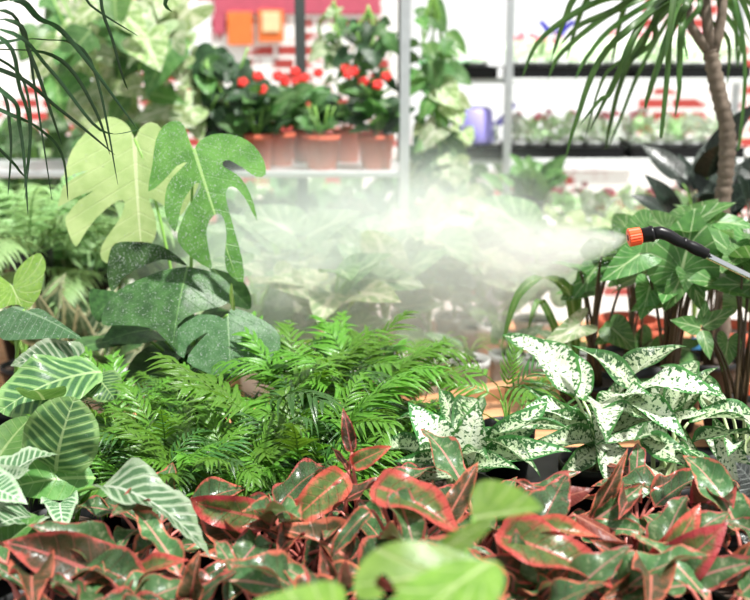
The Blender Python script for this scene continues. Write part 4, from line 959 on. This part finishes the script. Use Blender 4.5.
# plants at right behind
bush('bromeliad_plant', 'low glossy green rosette plant between mist and seedling rack', 525, 4.12, .98, ['plain','bg_green'], 22, (.03,.08), (.08,.13), up=(.2,1.2), potm='black', potr=.07)
bush('rubber_plant', 'near-black rubber plant left of the dracaena trunk', 695, 3.1, B2, ['rubber'], 14, (.42,.58), (.14,.18), up=(.3,1.2), potm='black', potr=.1)
bush('rubber_plant', 'near-black rubber plant at the right edge behind the trunk', 755, 3.0, B2, ['rubber'], 14, (.42,.58), (.14,.18), up=(.3,1.2), potm='black', potr=.1)
# bench behind with pale green plants
b3 = thing('display_table', V((1.17, 4.18, 0)), 'white display table of pale plants before the seedling rack', 'table')
MB().box((0,0,.765), (1.4,.6,.03), bev=.004).build('tabletop', M['shelf_white'], b3, False)
for sx in (-.66,.66):
    for sy in (-.26,.26): MB().box((sx,sy,.375), (.05,.05,.75)).build('leg', M['steel'], b3, False)
for px, Y, lb in ((585,4.0,'front left'),(628,4.02,'front middle'),(672,4.0,'front right'),(560,4.32,'at the back left'),(600,4.36,'at the back middle'),(645,4.36,'at the back right')):
    bush('pale_bedding_plant', 'pale green bedding plant on the white display table, '+lb, px, Y, .78, ['syng_bg','syng_pale'], 16, (.02,.14), (.07,.11), potm='white_pot', potr=.06, poth=.08)

st_ = thing('plant_stand', V((at(525, 300, 4.12).x, 4.12, .78)), 'small white stand lifting the glossy rosette plant above the table', 'stand')
MB().box((0, 0, .19), (.2, .2, .02), bev=.003).build('top', M['shelf_white'], st_, False)
for ax_, ay_ in ((-.08, -.08), (.08, -.08), (.08, .08), (-.08, .08)): MB().box((ax_, ay_, .09), (.02, .02, .18)).build('leg', M['shelf_white'], st_, False)
# orange crate-ish pots behind the brown stems
for px, Y, lb in ((628,3.05,'terracotta pot behind the brown stems, left'),(652,2.98,'terracotta pot behind the brown stems, right'),(735,2.95,'terracotta pot at the right edge behind the black pots')):
    o = thing('terracotta_pot', V((at(px,320,Y).x, Y, B2)), lb, 'pot'); pot(o, .09, .2, M['terracotta'], .065)

# wall dressing
def on_wall(name, x0, y0, x1, y1, mat, lb, cat, Y=6.99, th=.02):
    a, b = at(x0,y0,Y), at(x1,y1,Y); o = MB().box((0,0,0), (b.x-a.x, th, a.z-b.z), bev=.003).build(name, M[mat], None, False)
    o.location = ((a.x+b.x)/2, Y, (a.z+b.z)/2); return tag(o, lb, cat)
on_wall('banner', 213, -40, 380, 14, 'pink_cloth', 'pink-red banner hung along the top of the brick wall', 'banner')
on_wall('banner', 213, 14, 226, 34, 'pink_cloth', 'narrow pink-red strip of cloth left of the orange poster', 'banner')
on_wall('poster', 227, 12, 253, 45, 'orange_card', 'plain orange poster left of the dark post', 'poster', 6.97)
on_wall('poster', 258, 10, 284, 42, 'orange_card', 'orange poster with a cream patch beside the dark post', 'poster', 6.97)
on_wall('glare_panel', 412, -60, 634, 170, 'white_tag', 'wide white panel added for the blown-out light behind the seedling rack', 'panel', 6.98, .02)  # added panel, its white stands in for overexposed light on the wall
on_wall('card', 262, 12, 280, 32, 'cream_card', 'cream card on the orange poster', 'card', 6.955, .01)
on_wall('window_board', 130, 2, 212, 60, 'white_tag', 'plain white board on the brick wall behind the cream leaves', 'board', 6.99)

# ------------------------------------------------------------------ mist
def mist(name, label, cx, cy, cz, sx, sy, sz, dens, px_cone=None):
    m = MB(); m.ball((0,0,0), 1, 3); o = m.build(name, None, None); o.location = (cx,cy,cz); o.scale = (sx,sy,sz)
    t = NT(name); c = t.n('ShaderNodeTexCoord').outputs['Object']
    ln = t.n('ShaderNodeVectorMath', operation='LENGTH'); t.put(ln.inputs[0], c)
    fall = t.M('SUBTRACT', 1, t.step(ln.outputs['Value'], .4, 1.0))
    mp = t.n('ShaderNodeMapping'); t.put(mp.inputs[0], c); mp.inputs['Scale'].default_value = (1.6, 1.6, 1.6)
    n = t.step(t.noise(1.4, 3, mp.outputs[0]), .3, .7)
    d = t.M('MULTIPLY', t.M('MULTIPLY', fall, dens), t.M('ADD', t.M('MULTIPLY', n, .9), .4))
    s = t.n('ShaderNodeVolumeScatter'); s.inputs['Color'].default_value = (.8,.91,.88,1); t.put(s.inputs['Density'], d); s.inputs['Anisotropy'].default_value = .3
    t.t.links.new(s.outputs[0], t.out.inputs['Volume']); o.data.materials.clear(); o.data.materials.append(t.m)
    tag(o, label, 'mist', None, 'stuff'); return o
a = at(378, 262, 2.72)
mist('water_mist', 'cloud of fine white water mist drifting over the rear bench', a.x, 2.97, a.z-.02, .84, .44, .39, 2.8)
# jet right at the nozzle: a widening hollow fan of droplets
tipn = at(627, 238, wy); far = at(470, 262, 2.5); dj = far-tipn; Lj = dj.length
m = MB(); m.tube([V((0,0,0)), V((0,0,Lj*.25)), V((0,0,Lj*.6)), V((0,0,Lj))], [.008,.055,.1,.12], 24); o = m.build('water_spray', None, None)
o.location = tipn; o.rotation_mode = 'QUATERNION'; o.rotation_quaternion = V((0,0,1)).rotation_difference(dj)
t = NT('water_spray'); sp = t.n('ShaderNodeSeparateXYZ'); t.put(sp.inputs[0], t.obj())
zz = t.M('DIVIDE', sp.outputs[2], Lj)
rad = t.M('SQRT', t.M('ADD', t.M('MULTIPLY', sp.outputs[0], sp.outputs[0]), t.M('MULTIPLY', sp.outputs[1], sp.outputs[1])))
wz = t.M('ADD', t.M('MULTIPLY', t.M('POWER', t.M('MAXIMUM', zz, 0), .7), .13), .006)
f1 = t.M('SUBTRACT', 1, t.step(t.M('DIVIDE', rad, wz), .35, 1.0)); f2 = t.M('SUBTRACT', 1, t.step(zz, .3, 1.0))
dd = t.M('MULTIPLY', t.M('MULTIPLY', f1, f2), t.M('ADD', t.M('DIVIDE', 1.3, t.M('ADD', zz, .05)), 4))
s = t.n('ShaderNodeVolumeScatter'); s.inputs['Color'].default_value = (.98,1,.99,1); t.put(s.inputs['Density'], dd); s.inputs['Anisotropy'].default_value = .2
t.t.links.new(s.outputs[0], t.out.inputs['Volume']); o.data.materials.clear(); o.data.materials.append(t.m)
tag(o, 'dense fan of white spray leaving the orange nozzle', 'spray', None, 'stuff')
dm = MB()
for i in range(2600):
    q = R.random(); u = R.gauss(0, 1); w = R.gauss(0, 1)
    p = at(620-q*390, 240+q*45+w*(12+34*min(1, q*3)), 2.1+q*.5+abs(u)*.12)
    dm.ball(p, R.choice((.0005,.0006,.0008,.001)))
tag(dm.build('spray_droplets', M['water']), 'countless tiny drops flying through the mist', 'water drops', None, 'stuff')

# ------------------------------------------------------------------ light
w = bpy.data.worlds.new('sky'); sc.world = w; w.use_nodes = True; nt = w.node_tree
bg = nt.nodes['Background']; bg.inputs['Color'].default_value = (.97,.99,1,1); bg.inputs['Strength'].default_value = .66
def sun(name, e, ang, d, col=(1,.98,.94)):
    l = bpy.data.lights.new(name, 'SUN'); l.energy = e; l.angle = math.radians(ang); l.color = col
    o = bpy.data.objects.new(name, l); COL.objects.link(o); o.rotation_euler = V((0,0,-1)).rotation_difference(V(d)).to_euler()
sun('sun', 7.0, 4, (-.36,.28,-1))
